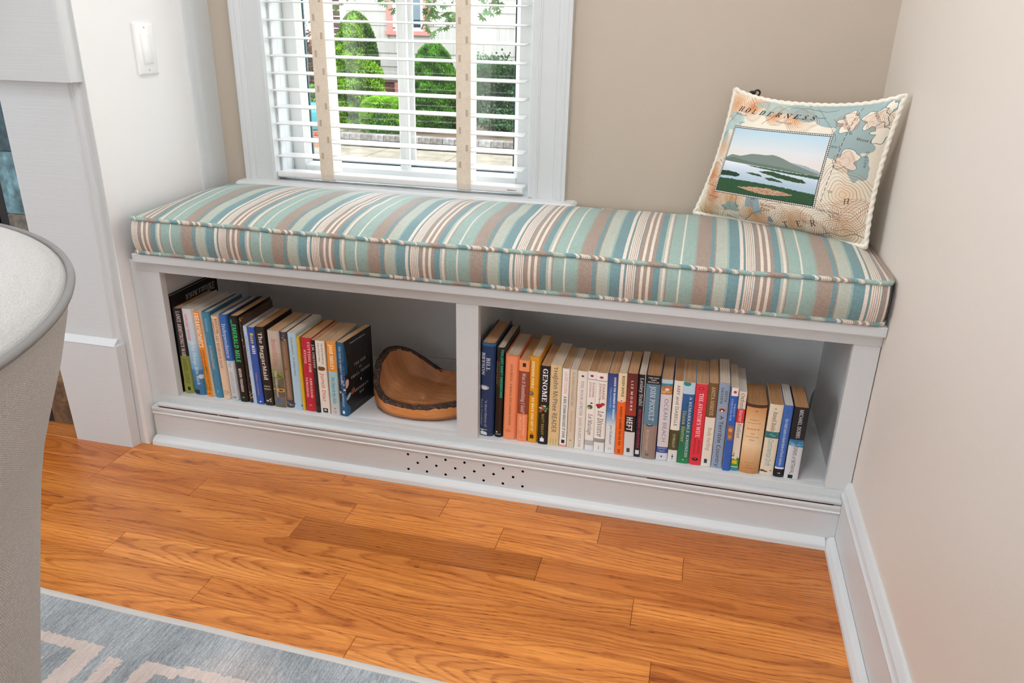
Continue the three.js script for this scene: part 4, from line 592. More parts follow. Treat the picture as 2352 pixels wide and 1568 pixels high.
  B(0.1718, 0.1815, 0.1715, 0.229, 0.145, -0.0185, 'j', 'n', '#4a3a2e', 'R 0 1 #3e2c24;N 0 1 #b98a52 24;N 0 1 #d9c1a0 14;N 0 1 #1d1512 26', 'narrow dark brown book with a worn mottled jacket in the left bay');
  B(0.183, 0.1935, 0.1825, 0.209, 0.14, -0.0175, 'p', 'n', '#bcd3ee', 'R 0 1 #bcd3ee;T 0.12 0.56 0.5 0.5 #5f7fae e The Other Side of Ocean Grove;T 0.86 0.99 0.5 0.5 #6f8db8 e Ted David', 'very thin pale blue paperback beside the mottled brown book');
  B(0.1945, 0.213, 0.1985, 0.208, 0.14, -0.0175, 'p', 'n', '#2c4d9e', 'R 0 1 #3258b0;T 0.07 0.21 0.55 0.5 #f2d23a S Buzz;T 0.225 0.34 0.55 0.5 #ffffff S Kill;T 0.58 0.88 0.45 0.24 #d8b46a e William Goodhand;C 0.965 0.55 0.13 #e8ecf4', 'royal blue paperback with yellow and white title in the left bay');
  B(0.2175, 0.241, 0.222, 0.212, 0.14, -0.017, 'p', 'b', '#2a1d18', 'R 0 1 #241c18;T 0.07 0.67 0.52 0.5 #efe6da E The BeggarMaid;H 0.75 0.5 0.72 0.22 #e8ded0 E Alice;H 0.785 0.5 0.76 0.22 #e8ded0 E Munro;N 0.9 0.97 #d9d2c6 4', 'dark brown paperback with large cream title in the left bay');
  B(0.2445, 0.2752, 0.2585, 0.206, 0.135, -0.0165, 'p', 't', '#b9aea2', 'R 0 0.5 #c9bfb2;G 0.28 0.6 #c4b9aa #8d7f66;R 0.6 1 #6e6252;G 0.86 1 #7d7466 #6a6258;N 0.5 0.72 #7f9a35 26;N 0.55 0.75 #5a5a34 18;T 0.1 0.46 0.5 0.44 #d8534a ei Beautiful Day;C 0.77 0.72 0.36 #e3a32a 1;C 0.77 0.7 0.17 #33210f 1;C 0.76 0.05 0.2 #d79a25 1;T 0.52 0.86 0.38 0.22 #eeeeee e Elin Hilderbrand;R 0.885 0.935 #3b6fb5 0.25 0.55', 'grey brown paperback with red title and a sunflower on its spine in the left bay');
  B(0.2757, 0.2928, 0.282, 0.204, 0.135, -0.021, 'p', 'n', '#856a54', 'R 0 1 #8d6f57;R 0 0.115 #41434e;N 0 0.11 #c9a9a9 5;T 0.17 0.46 0.5 0.34 #b8a089 e LEILI VAHDIN;T 0.5 0.86 0.5 0.42 #c0aa92 e DEVIENSENSE;R 0.895 1 #41434e;N 0.9 1 #c9a9a9 5', 'slim brown paperback with dark floral ends next to the pale blue spine', { w: 0.017 });
  B(0.2975, 0.3205, 0.307, 0.205, 0.135, -0.019, 'p', 'n', '#c2dcea', 'R 0 1 #b5d4e6;T 0.05 0.28 0.45 0.2 #41525c s ELENA FERRANTE;T 0.31 0.55 0.5 0.22 #41525c ei My Brilliant Friend;N 0.91 0.95 #0d5b6a 3', 'pale blue paperback with small grey lettering in the left bay');
  B(0.3215, 0.329, 0.3235, 0.197, 0.13, -0.017, 'p', 'n', '#e3b81e', 'R 0 1 #e5bb22', 'thin plain yellow paperback squeezed beside the red one');
  B(0.3296, 0.357, 0.3448, 0.197, 0.13, -0.0185, 'p', 't', '#b81f33', 'R 0 1 #c4213a;R 0 1 #b0702f 0 0.035;R 0 1 #b0702f 0.965 1;T 0.05 0.46 0.7 0.26 #f1d9d2 E CUTTING FOR;T 0.16 0.35 0.3 0.26 #f1d9d2 E STONE;T 0.53 0.81 0.7 0.24 #f1d9d2 E ABRAHAM;T 0.53 0.81 0.3 0.24 #f1d9d2 E VERGHESE;C 0.915 0.5 0.14 #f0953a;C 0.915 0.5 0.06 #b5402a;T 0.955 0.985 0.5 0.1 #d98a70 s -', 'thick crimson red paperback with white capitals in the left bay');
  B(0.358, 0.37, 0.363, 0.194, 0.13, -0.0165, 'p', 't', '#1a1616', 'R 0 1 #1b1717;T 0.06 0.38 0.5 0.5 #e8e0dc E J.M. COETZEE;T 0.4 0.85 0.5 0.4 #6d4d4d e The Lives of Animals;O 0.94 0.5 0.25 #8a8080', 'narrow black paperback between the crimson and white ones in the left bay');
  B(0.3706, 0.397, 0.381, 0.194, 0.13, -0.0165, 'p', 't', '#e4d3be', 'R 0 1 #f0eade;R 0 1 #d8a07e 0.93 1;T 0.03 0.31 0.68 0.2 #222222 s The Brief Wondrous;T 0.03 0.28 0.36 0.2 #222222 s Life of Oscar Wao;C 0.375 0.48 0.36 #7a5220;N 0.35 0.4 #5e3d14 5;T 0.44 0.83 0.5 0.4 #d63a35 s Junot Díaz;R 0.925 0.985 #222222 0.25 0.75;C 0.95 0.5 0.14 #eeeeee', 'white paperback with red lettering and a brown disc in the left bay');
  B(0.399, 0.4228, 0.4105, 0.196, 0.13, -0.015, 'p', 't', '#b9c9c4', 'R 0 0.4 #f19a2e;R 0.4 0.75 #a8d4da;G 0.7 1 #a8d0d6 #d3d6d8;R 0 1 #c8b090 0.94 1;T 0.04 0.37 0.5 0.46 #fdf3e2 S JANE SMILEY;T 0.47 0.84 0.5 0.4 #1d4a7c ei Ten Days in the Hills;C 0.905 0.5 0.11 #d0605f;R 0.94 0.97 #d9a7a5 0.35 0.65', 'paperback with orange upper spine and pale turquoise lower spine in the left bay');
  const god = B(0.4234, 0.4425, 0.432, 0.196, 0.13, -0.0165, 'p', 't', '#16181a', 'R 0 1 #1e5f8c;N 0.2 0.72 #173f60 26;R 0.35 0.8 #12304a 0 0.4;T 0.05 0.56 0.5 0.3 #e4e4e4 e THE GOD OF SMALL THINGS;N 0.5 0.68 #e9c9c5 8;T 0.68 0.87 0.55 0.3 #dfe8ee e ARUNDHATI ROY;R 0.925 0.965 #ffffff 0.35 0.65', 'blue spined paperback with black front cover, last of the row before the wooden bowl', { ry: -0.13 });
  { const tx = canvasTex(512, 768, (q, w, h) => { const gr = q.createLinearGradient(0, 0, w, h); gr.addColorStop(0, '#23282b'); gr.addColorStop(0.5, '#14171a'); gr.addColorStop(1, '#17191a'); q.fillStyle = gr; q.fillRect(0, 0, w, h); seedR(8); for (let i = 0; i < 60; i++) { q.fillStyle = `rgba(${40 + rnd() * 30},${60 + rnd() * 20},${50 + rnd() * 20},.12)`; q.beginPath(); q.ellipse(rnd() * w, rnd() * h * 0.6, 20 + rnd() * 60, 10 + rnd() * 30, rnd() * 3, 0, 7); q.fill(); }
      q.fillStyle = '#1f5d8a'; q.beginPath(); q.moveTo(0, 0); q.lineTo(10, 0); q.quadraticCurveTo(60, 200, 40, 330); q.lineTo(0, 340); q.fill(); q.beginPath(); q.moveTo(0, 620); q.lineTo(60, 700); q.lineTo(50, 768); q.lineTo(0, 768); q.fill();
      q.fillStyle = '#e7c3bd'; q.beginPath(); q.ellipse(22, 430, 34, 46, 0.4, 0, 7); q.fill(); q.fillStyle = '#b9cbd8'; q.beginPath(); q.ellipse(40, 570, 46, 22, -0.5, 0, 7); q.fill(); q.fillStyle = '#8b5344'; q.beginPath(); q.ellipse(120, 545, 40, 28, -0.5, 0, 7); q.fill();
      q.fillStyle = '#ece7e0'; q.textAlign = 'center'; q.textBaseline = 'middle'; const T = (s, y, p, sp) => { q.font = p + 'px serif'; q.fillText(s.split('').join(' '), w / 2 + 20, y); }; q.font = '18px serif'; q.fillText('WINNER OF THE BOOKER PRIZE', w / 2, 48); T('THE GOD', 290, 34); T('OF', 345, 26); T('SMALL THINGS', 400, 34); T('ARUNDHATI', 560, 32); T('ROY', 610, 32); q.fillStyle = '#c98a9a'; q.beginPath(); q.arc(w / 2 + 20, 478, 13, 0, 7); q.fill(); q.fillStyle = '#8f8a84'; q.font = 'italic 15px serif'; q.fillText('dazzling, as subtle as it is powerful', w / 2, 712); }, false);
    const w = 0.0187; const f = grid(1, 1, (u, v) => [w / 2 + 0.0002, 0.1958 * v, -0.0022 - 0.1275 * u, u, v]); f.index.array.reverse(); f.computeVertexNormals(); local(god, 'front_cover', f, S({ map: tx, roughness: 0.4, side: THREE.DoubleSide }), 'black front cover with cream title'); }
  // ---- right bay
  B(0.778, 0.8135, 0.799, 0.237, 0.155, -0.018, 'j', 't', '#1b2f52', 'R 0 1 #1f3a66;R 0 0.03 #2e6a98;T 0.1 0.34 0.18 0.28 #dfe6ee E BRYSON;T 0.15 0.29 0.52 0.28 #dfe6ee E BILL;C 0.47 0.3 0.34 #9fb0b8 1.1;C 0.475 0.26 0.26 #dfe3e2 1.1;T 0.6 0.9 0.44 0.17 #cfd8e4 e "A Short History of;T 0.6 0.9 0.14 0.17 #cfd8e4 e Nearly Everything";R 0.93 0.99 #e8ecf0 0 0.56;N 0.94 0.98 #1d2b40 6', 'thick navy hardcover at the left end of the right bay, by the divider', { w: 0.0345 });
  B(0.814, 0.8348, 0.8275, 0.229, 0.15, -0.0195, 'j', 'n', '#15120f', 'R 0 1 #191512;T 0.02 0.55 0.7 0.3 #1fc7a0 S YOU JUST DON\'T UNDERSTAND;T 0.15 0.42 0.45 0.15 #a98a50 s WOMEN AND MEN IN CONVERSATION;T 0.15 0.4 0.2 0.15 #b9a070 s DEBORAH TANNEN;C 0.94 0.35 0.1 #eeeeee;R 0.96 0.968 #bbbbbb 0.2 0.8', 'black hardcover with turquoise capitals next to the navy one in the right bay');
  B(0.835, 0.8685, 0.8553, 0.215, 0.145, -0.0175, 'j', 'n', '#e98a60', 'R 0 1 #f59668;G 0 0.03 #e5784a #f59668;T 0.1 0.83 0.5 0.2 #5a3626 s LUCIA BERLIN | A MANUAL FOR CLEANING WOMEN;O 0.9 0.42 0.17 #b5542f;C 0.9 0.42 0.06 #b5542f', 'wide plain salmon orange hardcover in the right bay', { w: 0.0325 });
  B(0.8698, 0.894, 0.8845, 0.206, 0.135, -0.016, 'p', 't', '#ef8f5e', 'R 0 0.13 #f79a62;R 0.13 0.655 #93432f;R 0.655 1 #f58f5f;R 0.03 0.075 #2a1a14 0.35 0.65;T 0.085 0.115 0.5 0.1 #5a2c18 s ----;T 0.15 0.65 0.5 0.4 #f0dfd3 ei Was It Something I Said?;T 0.67 0.92 0.66 0.22 #f9cdb0 s VALERIE;T 0.69 0.86 0.33 0.22 #f9cdb0 s BLOCK;O 0.955 0.5 0.1 #c0603a', 'orange paperback with a brick red block and white script in the right bay');
  B(0.8945, 0.9195, 0.908, 0.218, 0.145, -0.0165, 'j', 'n', '#d98f12', 'R 0 1 #e39c18;T 0.05 0.36 0.38 0.28 #fbe9c8 S DIONNE FORD;C 0.42 0.2 0.32 #6f6558 1.3;C 0.415 0.14 0.22 #8d8374 1.3;R 0.335 0.338 #d0604a 0.3 1;T 0.46 0.86 0.46 0.28 #fbe9c8 S GO BACK AND GET IT;R 0.905 0.95 #3c2412 0.3 0.65;C 0.895 0.48 0.1 #d0302a', 'mustard yellow hardcover with white capitals in the right bay');
  B(0.9205, 0.9438, 0.933, 0.199, 0.13, -0.016, 'p', 't', '#151312', 'R 0 1 #12100f;T 0.03 0.45 0.5 0.56 #ffffff E GENOME;N 0.49 0.58 #c8382a 12;N 0.49 0.58 #3f8a3a 12;N 0.49 0.58 #e0dcd0 5;T 0.6 0.88 0.45 0.3 #d8b83a e MATT RIDLEY;R 0.92 0.965 #f2f2f2 0.25 0.65;R 0.9 0.92 #f2f2f2 0.4 0.5', 'black paperback with tall white capitals between the mustard and tan books');
  B(0.9443, 0.971, 0.9575, 0.204, 0.135, -0.0165, 'p', 'n', '#dcc08c', 'R 0 1 #e2c48e;R 0 1 #3a8f96 0.97 1;T 0.02 0.16 0.45 0.34 #2d2b2b s THE;T 0.15 0.83 0.5 0.46 #2f3f5c s John McPhee READER;T 0.905 0.985 0.25 0.1 #6b5a3a s FARRAR;T 0.905 0.985 0.5 0.1 #6b5a3a s STRAUS;T 0.905 0.985 0.72 0.1 #6b5a3a s GIROUX', 'tan paperback with tall navy lettering in the right bay');
  B(0.9715, 0.988, 0.9795, 0.198, 0.13, -0.017, 'p', 't', '#eeeae4', 'R 0 1 #f2ede7;T 0.04 0.31 0.55 0.46 #e38f80 s LAURIE COLWIN;T 0.345 0.88 0.55 0.46 #16513c S A BIG STORM KNOCKED IT OVER;R 0.905 0.95 #222222 0.3 0.75;R 0.97 1 #eaa097', 'slim white paperback with pink and green capitals in the right bay');
  B(0.9885, 1.0068, 0.997, 0.198, 0.13, -0.0175, 'p', 'n', '#cdbb9e', 'R 0 1 #d9c9b0;T 0.03 0.46 0.5 0.4 #8a7a5e ei For the Relief of Unbearable Urges;T 0.52 0.8 0.5 0.34 #b5917a e Nathan Englander;C 0.9 0.5 0.1 #b0303a', 'slim beige paperback with faint italic lettering in the right bay', { w: 0.0175 });
  B(1.0072, 1.0295, 1.0175, 0.197, 0.13, -0.016, 'p', 't', '#e7dccb', 'R 0 1 #efe7da;C 0.06 0.5 0.14 #333333;T 0.12 0.97 0.5 0.32 #6e7490 e THE BOOK of RUTH  JANE HAMILTON', 'cream paperback with thin blue grey capitals running full height in the right bay');
  B(1.0303, 1.0512, 1.039, 0.199, 0.13, -0.0165, 'p', 'b', '#e9e2d6', 'R 0 1 #f2ece3;C 0.055 0.45 0.18 #aa2233;R 0.095 0.1 #555555;T 0.13 0.32 0.66 0.24 #8f2b2b s DIANE;T 0.13 0.32 0.34 0.24 #8f2b2b s JOHNSON;C 0.44 0.4 0.28 #2f5f52 1.5;C 0.455 0.3 0.16 #c8a24a 1.6;C 0.39 0.55 0.12 #333333;T 0.53 0.8 0.48 0.52 #222222 ei Le Mariage;R 0.865 0.93 #b9b9b9;R 0.93 1 #e3e3e3', 'white paperback with a green bottle drawn on its spine in the right bay');
  B(1.0518, 1.0765, 1.0605, 0.198, 0.13, -0.016, 'p', 't', '#e9e2d6', 'R 0 1 #f2ece3;C 0.055 0.45 0.17 #aa2233;R 0.095 0.1 #555555;T 0.13 0.33 0.68 0.24 #8f2b2b s DIANE;T 0.13 0.33 0.38 0.24 #8f2b2b s JOHNSON;R 0.32 0.4 #222222 0.34 0.37;C 0.405 0.35 0.3 #a81f2a 1.2;C 0.385 0.66 0.2 #c02230 1.4;C 0.43 0.3 0.14 #6b4a1e;T 0.47 0.8 0.5 0.56 #111111 ei Le Divorce;R 0.825 0.875 #9a9a96;R 0.875 1 #eceae6;R 0.92 0.97 #888888 0.45 0.5', 'white paperback with a red shoe drawn on its spine in the right bay');
  B(1.0772, 1.1, 1.0845, 0.199, 0.13, -0.0175, 'p', 't', '#2d3b78', 'G 0 0.45 #2d3b78 #4a7fbe;G 0.45 0.65 #4a7fbe #e2e8ea;R 0.65 1 #e4e6e6;T 0.04 0.56 0.7 0.22 #eef2fa S UNDER THE BANNER OF HEAVEN;T 0.17 0.42 0.36 0.15 #c8d4ee s A Story of Violent Faith;T 0.64 0.89 0.55 0.28 #333333 s Jon Krakauer;O 0.94 0.5 0.12 #777777', 'paperback fading from indigo at the head to white at the foot in the right bay');
  B(1.1006, 1.12, 1.1052, 0.203, 0.13, -0.017, 'p', 'n', '#ec661b', 'R 0 0.34 #efd9ae;R 0.34 1 #f4691a;T 0.03 0.28 0.58 0.36 #3a2a18 S RODDY DOYLE;C 0.33 0.5 0.22 #f2efe8;C 0.33 0.5 0.12 #c2562a;T 0.4 0.88 0.5 0.3 #3a1508 S PADDY CLARKE HA HA HA;R 0.93 0.98 #b5480f 0.35 0.65', 'vivid orange paperback with a cream head in the right bay');
  B(1.1206, 1.144, 1.1265, 0.205, 0.13, -0.0165, 'p', 't', '#5a2320', 'G 0 0.5 #5a2320 #a83a28;N 0 0.5 #6a2018 14;R 0.5 0.7 #241212;T 0.08 0.44 0.5 0.24 #e8dcd8 S L I Z  M O O R E;T 0.515 0.685 0.42 0.66 #f0f0f0 S HEFT;R 0.7 1 #d8d8d6;R 0.9 0.95 #444444 0.3 0.6', 'paperback with rust red upper spine and light grey foot in the right bay');
  B(1.1446, 1.16, 1.1475, 0.205, 0.135, -0.0185, 'p', 'n', '#c9c0b0', 'R 0 1 #151823;R 0 1 #d8d3c8 0.88 1;T 0.04 0.37 0.45 0.52 #e8e8e8 e Lesley Stahl;T 0.41 0.89 0.45 0.36 #c83050 E BECOMING GRANDMA;R 0.915 0.965 #dddddd 0.15 0.7', 'slim black paperback with white and pink lettering in the right bay');
  B(1.1605, 1.192, 1.172, 0.206, 0.135, -0.0165, 'p', 'b', '#4f6f84', 'R 0 0.1 #111111;R 0.1 0.585 #5f8298;R 0.585 1 #998477;H 0.028 0.5 0.72 0.14 #eeeeee S NEW YORK;H 0.052 0.5 0.4 0.14 #eeeeee S TIMES;H 0.078 0.5 0.76 0.14 #eeeeee S BESTSELLER;T 0.125 0.53 0.5 0.42 #e6ecef e JODI PICOULT;C 0.585 0.45 0.24 #24506f;H 0.578 0.45 0.3 0.12 #e9eef2 S WSP;T 0.64 0.9 0.36 0.24 #cdbcae ei My Sister\'s Keeper;H 0.95 0.42 0.3 0.3 #222222 E W', 'thick paperback, slate blue above and taupe below, in the middle of the right bay', { w: 0.031 });
  B(1.1935, 1.219, 1.201, 0.2, 0.13, -0.0185, 'p', 't', '#34508f', 'R 0 1 #dcd4d4;R 0 0.18 #c27a45;R 0 0.05 #b8d4de;R 0.05 0.085 #3f86a0;C 0.08 0.6 0.16 #d0733a 1.5;C 0.12 0.55 0.18 #efe9e2;N 0.1 0.17 #d9a878 10;R 0 1 #34508f 0 0.05;T 0.23 0.77 0.55 0.36 #7a8090 s OCEAN BEACH;R 0.83 0.905 #3b5396;H 0.85 0.5 0.74 0.16 #d6def0 s WENDY;H 0.882 0.5 0.5 0.16 #d6def0 s WAX;R 0.905 1 #d7d9de;R 0.94 0.96 #555566 0.42 0.55', 'pale lilac paperback with a beach picture at the head in the right bay');
  B(1.2195, 1.24, 1.2265, 0.2, 0.13, -0.0185, 'p', 'b', '#e4dccd', 'R 0 0.6 #ede6da;R 0.6 0.85 #4c4a24;R 0.85 1 #e2e0dd;T 0.05 0.55 0.5 0.38 #3a3a3a s AMY and ISABELLE;T 0.645 0.82 0.5 0.3 #d8d4b8 s STROUT;C 0.93 0.5 0.13 #222222 0.8;R 0.9 0.97 #222222 0.47 0.53', 'cream paperback with an olive green block near the foot in the right bay');
  B(1.2408, 1.2663, 1.249, 0.199, 0.13, -0.0185, 'p', 't', '#bcd9e8', 'R 0 0.14 #bcd9e8;C 0.02 0.3 0.32 #1a8a84;G 0.14 0.55 #2d62a0 #20587a;G 0.55 1 #1f6668 #1c7f46;N 0.15 0.9 #1a4a66 16;T 0.17 0.92 0.7 0.26 #e6eef2 e A REMARKABLE KINDNESS;T 0.34 0.73 0.28 0.32 #d8c15a e Diana Bletter;C 0.955 0.5 0.08 #cfe6d8', 'sea blue to green paperback with white and gold lettering, left of the bright red one');
  B(1.2668, 1.2925, 1.2755, 0.199, 0.13, -0.0185, 'p', 't', '#cfd8dc', 'R 0 1 #e22f40;C 0.055 0.45 0.24 #b81f2c;C 0.055 0.45 0.1 #e8606a;T 0.11 0.65 0.5 0.36 #ffffff e THE AVIATOR\'S WIFE;T 0.68 0.85 0.68 0.2 #5a0d14 s MELANIE;T 0.66 0.87 0.36 0.2 #5a0d14 s BENJAMIN;C 0.925 0.5 0.26 #111111;C 0.92 0.5 0.1 #e22f40;T 0.965 0.985 0.4 0.1 #5a0d14 s --', 'bright red paperback with white capitals in the right bay');
  B(1.293, 1.3145, 1.299, 0.204, 0.135, -0.018, 'p', 't', '#7a5830', 'R 0 0.4 #73512a;R 0.4 1 #ebe2d3;T 0.04 0.38 0.5 0.4 #ddcfae e ANITA SHREVE;T 0.52 0.8 0.55 0.4 #8a7a5e ei Body Surfing;R 0.905 0.955 #24414a 0.3 0.6', 'paperback with brown upper spine and cream lower spine in the right bay');
  B(1.315, 1.339, 1.3215, 0.207, 0.135, -0.019, 'p', 'n', '#8598ae', 'R 0 1 #93a6bd;T 0.085 0.215 0.7 0.26 #1b1b1b s KEITH;T 0.05 0.24 0.34 0.26 #1b1b1b s GESSEN;C 0.31 0.48 0.3 #e2562a 1.1;C 0.31 0.48 0.2 #262423 1.2;C 0.318 0.48 0.11 #f4f2ee 1.4;T 0.375 0.985 0.5 0.4 #161616 s A Terrible Country', 'grey blue paperback with an orange oval and black title in the right bay', { w: 0.0232 });
  B(1.3395, 1.3563, 1.343, 0.202, 0.13, -0.0125, 'p', 'n', '#d8c7b4', 'R 0 1 #2a60b8;R 0 0.095 #f0ece6 0.12 1;C 0.05 0.55 0.2 #c8303a;T 0.18 0.34 0.68 0.22 #cfe0f2 e TRACY;T 0.13 0.39 0.32 0.24 #cfe0f2 e CHEVALIER;R 0.45 0.62 #a5693a 0.18 0.86;C 0.5 0.5 0.26 #d9a070 1.4;C 0.58 0.5 0.22 #c98a5a 1.6;T 0.7 0.9 0.68 0.2 #5f5f8f e THE LADY;T 0.66 0.95 0.32 0.22 #5f5f8f e & UNICORN', 'slim bright blue paperback with a small brown picture, standing slightly forward', { w: 0.0165 });
  B(1.3568, 1.3738, 1.361, 0.193, 0.13, -0.018, 'p', 'w', '#e2d6c4', 'R 0 1 #ecdfcd;T 0.02 0.22 0.5 0.5 #222222 ei Oxford;R 0.215 0.385 #e63c46;T 0.225 0.375 0.5 0.46 #f5e6dd ei Starter;T 0.395 0.58 0.5 0.5 #2a2a2a ei Italian;R 0.84 0.95 #3f9a48;N 0.78 0.95 #2f8a40 16;N 0.78 0.86 #ecdfcd 10;R 0.865 0.91 #e2c022 0.1 0.75;R 0.945 0.955 #ecdfcd;R 0.955 1 #2a8fb0', 'slim cream paperback with a red block and a green and yellow foot', { w: 0.0165 });
  B(1.375, 1.4175, 1.3935, 0.168, 0.108, -0.015, 'p', 'b', '#b98a58', 'G 0 0.25 #c98a52 #e9bf8c;G 0.25 0.6 #e9bf8c #f2d6ae;G 0.6 1 #f0d2a6 #c0834a;R 0 0.045 #4a2d1e;C 0.095 0.5 0.06 #3a2212;T 0.1 0.9 0.03 0.06 #b8763c s .;H 0.125 0.5 0.16 0.07 #5a3a22 e ------;H 0.225 0.45 0.46 0.12 #5a3a22 E BARBARA;H 0.27 0.45 0.62 0.12 #5a3a22 E KINGSOLVER;H 0.355 0.45 0.62 0.2 #a8452a E XXXX;H 0.42 0.45 0.2 0.13 #4a2f1a E The;H 0.465 0.45 0.62 0.13 #4a2f1a E Poisonwood;H 0.51 0.45 0.26 0.13 #4a2f1a E Bible;H 0.845 0.45 0.46 0.1 #5a3a22 E New York;H 0.885 0.45 0.3 0.1 #5a3a22 E Times;H 0.925 0.45 0.46 0.1 #5a3a22 E Bestseller', 'short fat golden brown paperback with rounded spine in the right bay', { bow: 0.005, w: 0.0418 });
  B(1.4185, 1.448, 1.4325, 0.173, 0.11, -0.0165, 'p', 'b', '#dccbb0', 'R 0 1 #e5d6bd;C 0.06 0.45 0.07 #555555;T 0.1 0.37 0.48 0.34 #222222 ei Russell Banks;R 0.375 0.465 #2f7074;N 0.375 0.465 #6fb0b0 6;T 0.48 0.86 0.48 0.44 #2f9fb0 si Continental Drift;N 0.92 0.97 #444444 5', 'short tan paperback with turquoise title in the right bay', { w: 0.028 });
  B(1.449, 1.469, 1.4565, 0.174, 0.11, -0.0175, 'p', 'w', '#2f5aa0', 'R 0 0.86 #3b69b4;R 0.86 0.885 #dfe3ea;R 0.885 1 #111111;T 0.05 0.12 0.5 0.2 #27406e ei Chronicle;T 0.18 0.84 0.5 0.34 #dfe6f2 ei The Field Guide to Dumb Birds of North America;C 0.945 0.5 0.16 #e9e9e9 0.7;C 0.945 0.45 0.09 #111111 0.7', 'short cornflower blue paperback with a black foot in the right bay', { w: 0.0192 });
  const mb = B(1.4698, 1.5, 1.4825, 0.174, 0.108, -0.015, 'p', 'b', '#15171a', 'R 0 0.46 #12151a;G 0.44 0.54 #1c5f8c #a8cedc;R 0.54 1 #d2d4d5;N 0.45 0.54 #2f86b0 14;T 0.03 0.42 0.52 0.3 #e3e6e8 s MICHAEL DOBBS;T 0.46 0.92 0.5 0.3 #1d1d1d s WHISPERS of BETRAYAL;R 0.935 0.985 #111111 0.28 0.6', 'short black and silver paperback, last one at the right end of the right bay', { w: 0.03 });
  { // its loose front cover curls away from the pages
    const f = grid(14, 6, (u, v) => { const b = Math.pow(u, 1.7), x = 0.0152 + b * (0.012 + 0.010 * v); return [x, 0.174 * v, -0.002 - 0.104 * u, u, v]; }); f.index.array.reverse(); f.computeVertexNormals();
    local(mb, 'front_cover', f, S({ color: 0x24262a, roughness: 0.3, side: THREE.DoubleSide }), 'loose black front cover curling open'); }
}
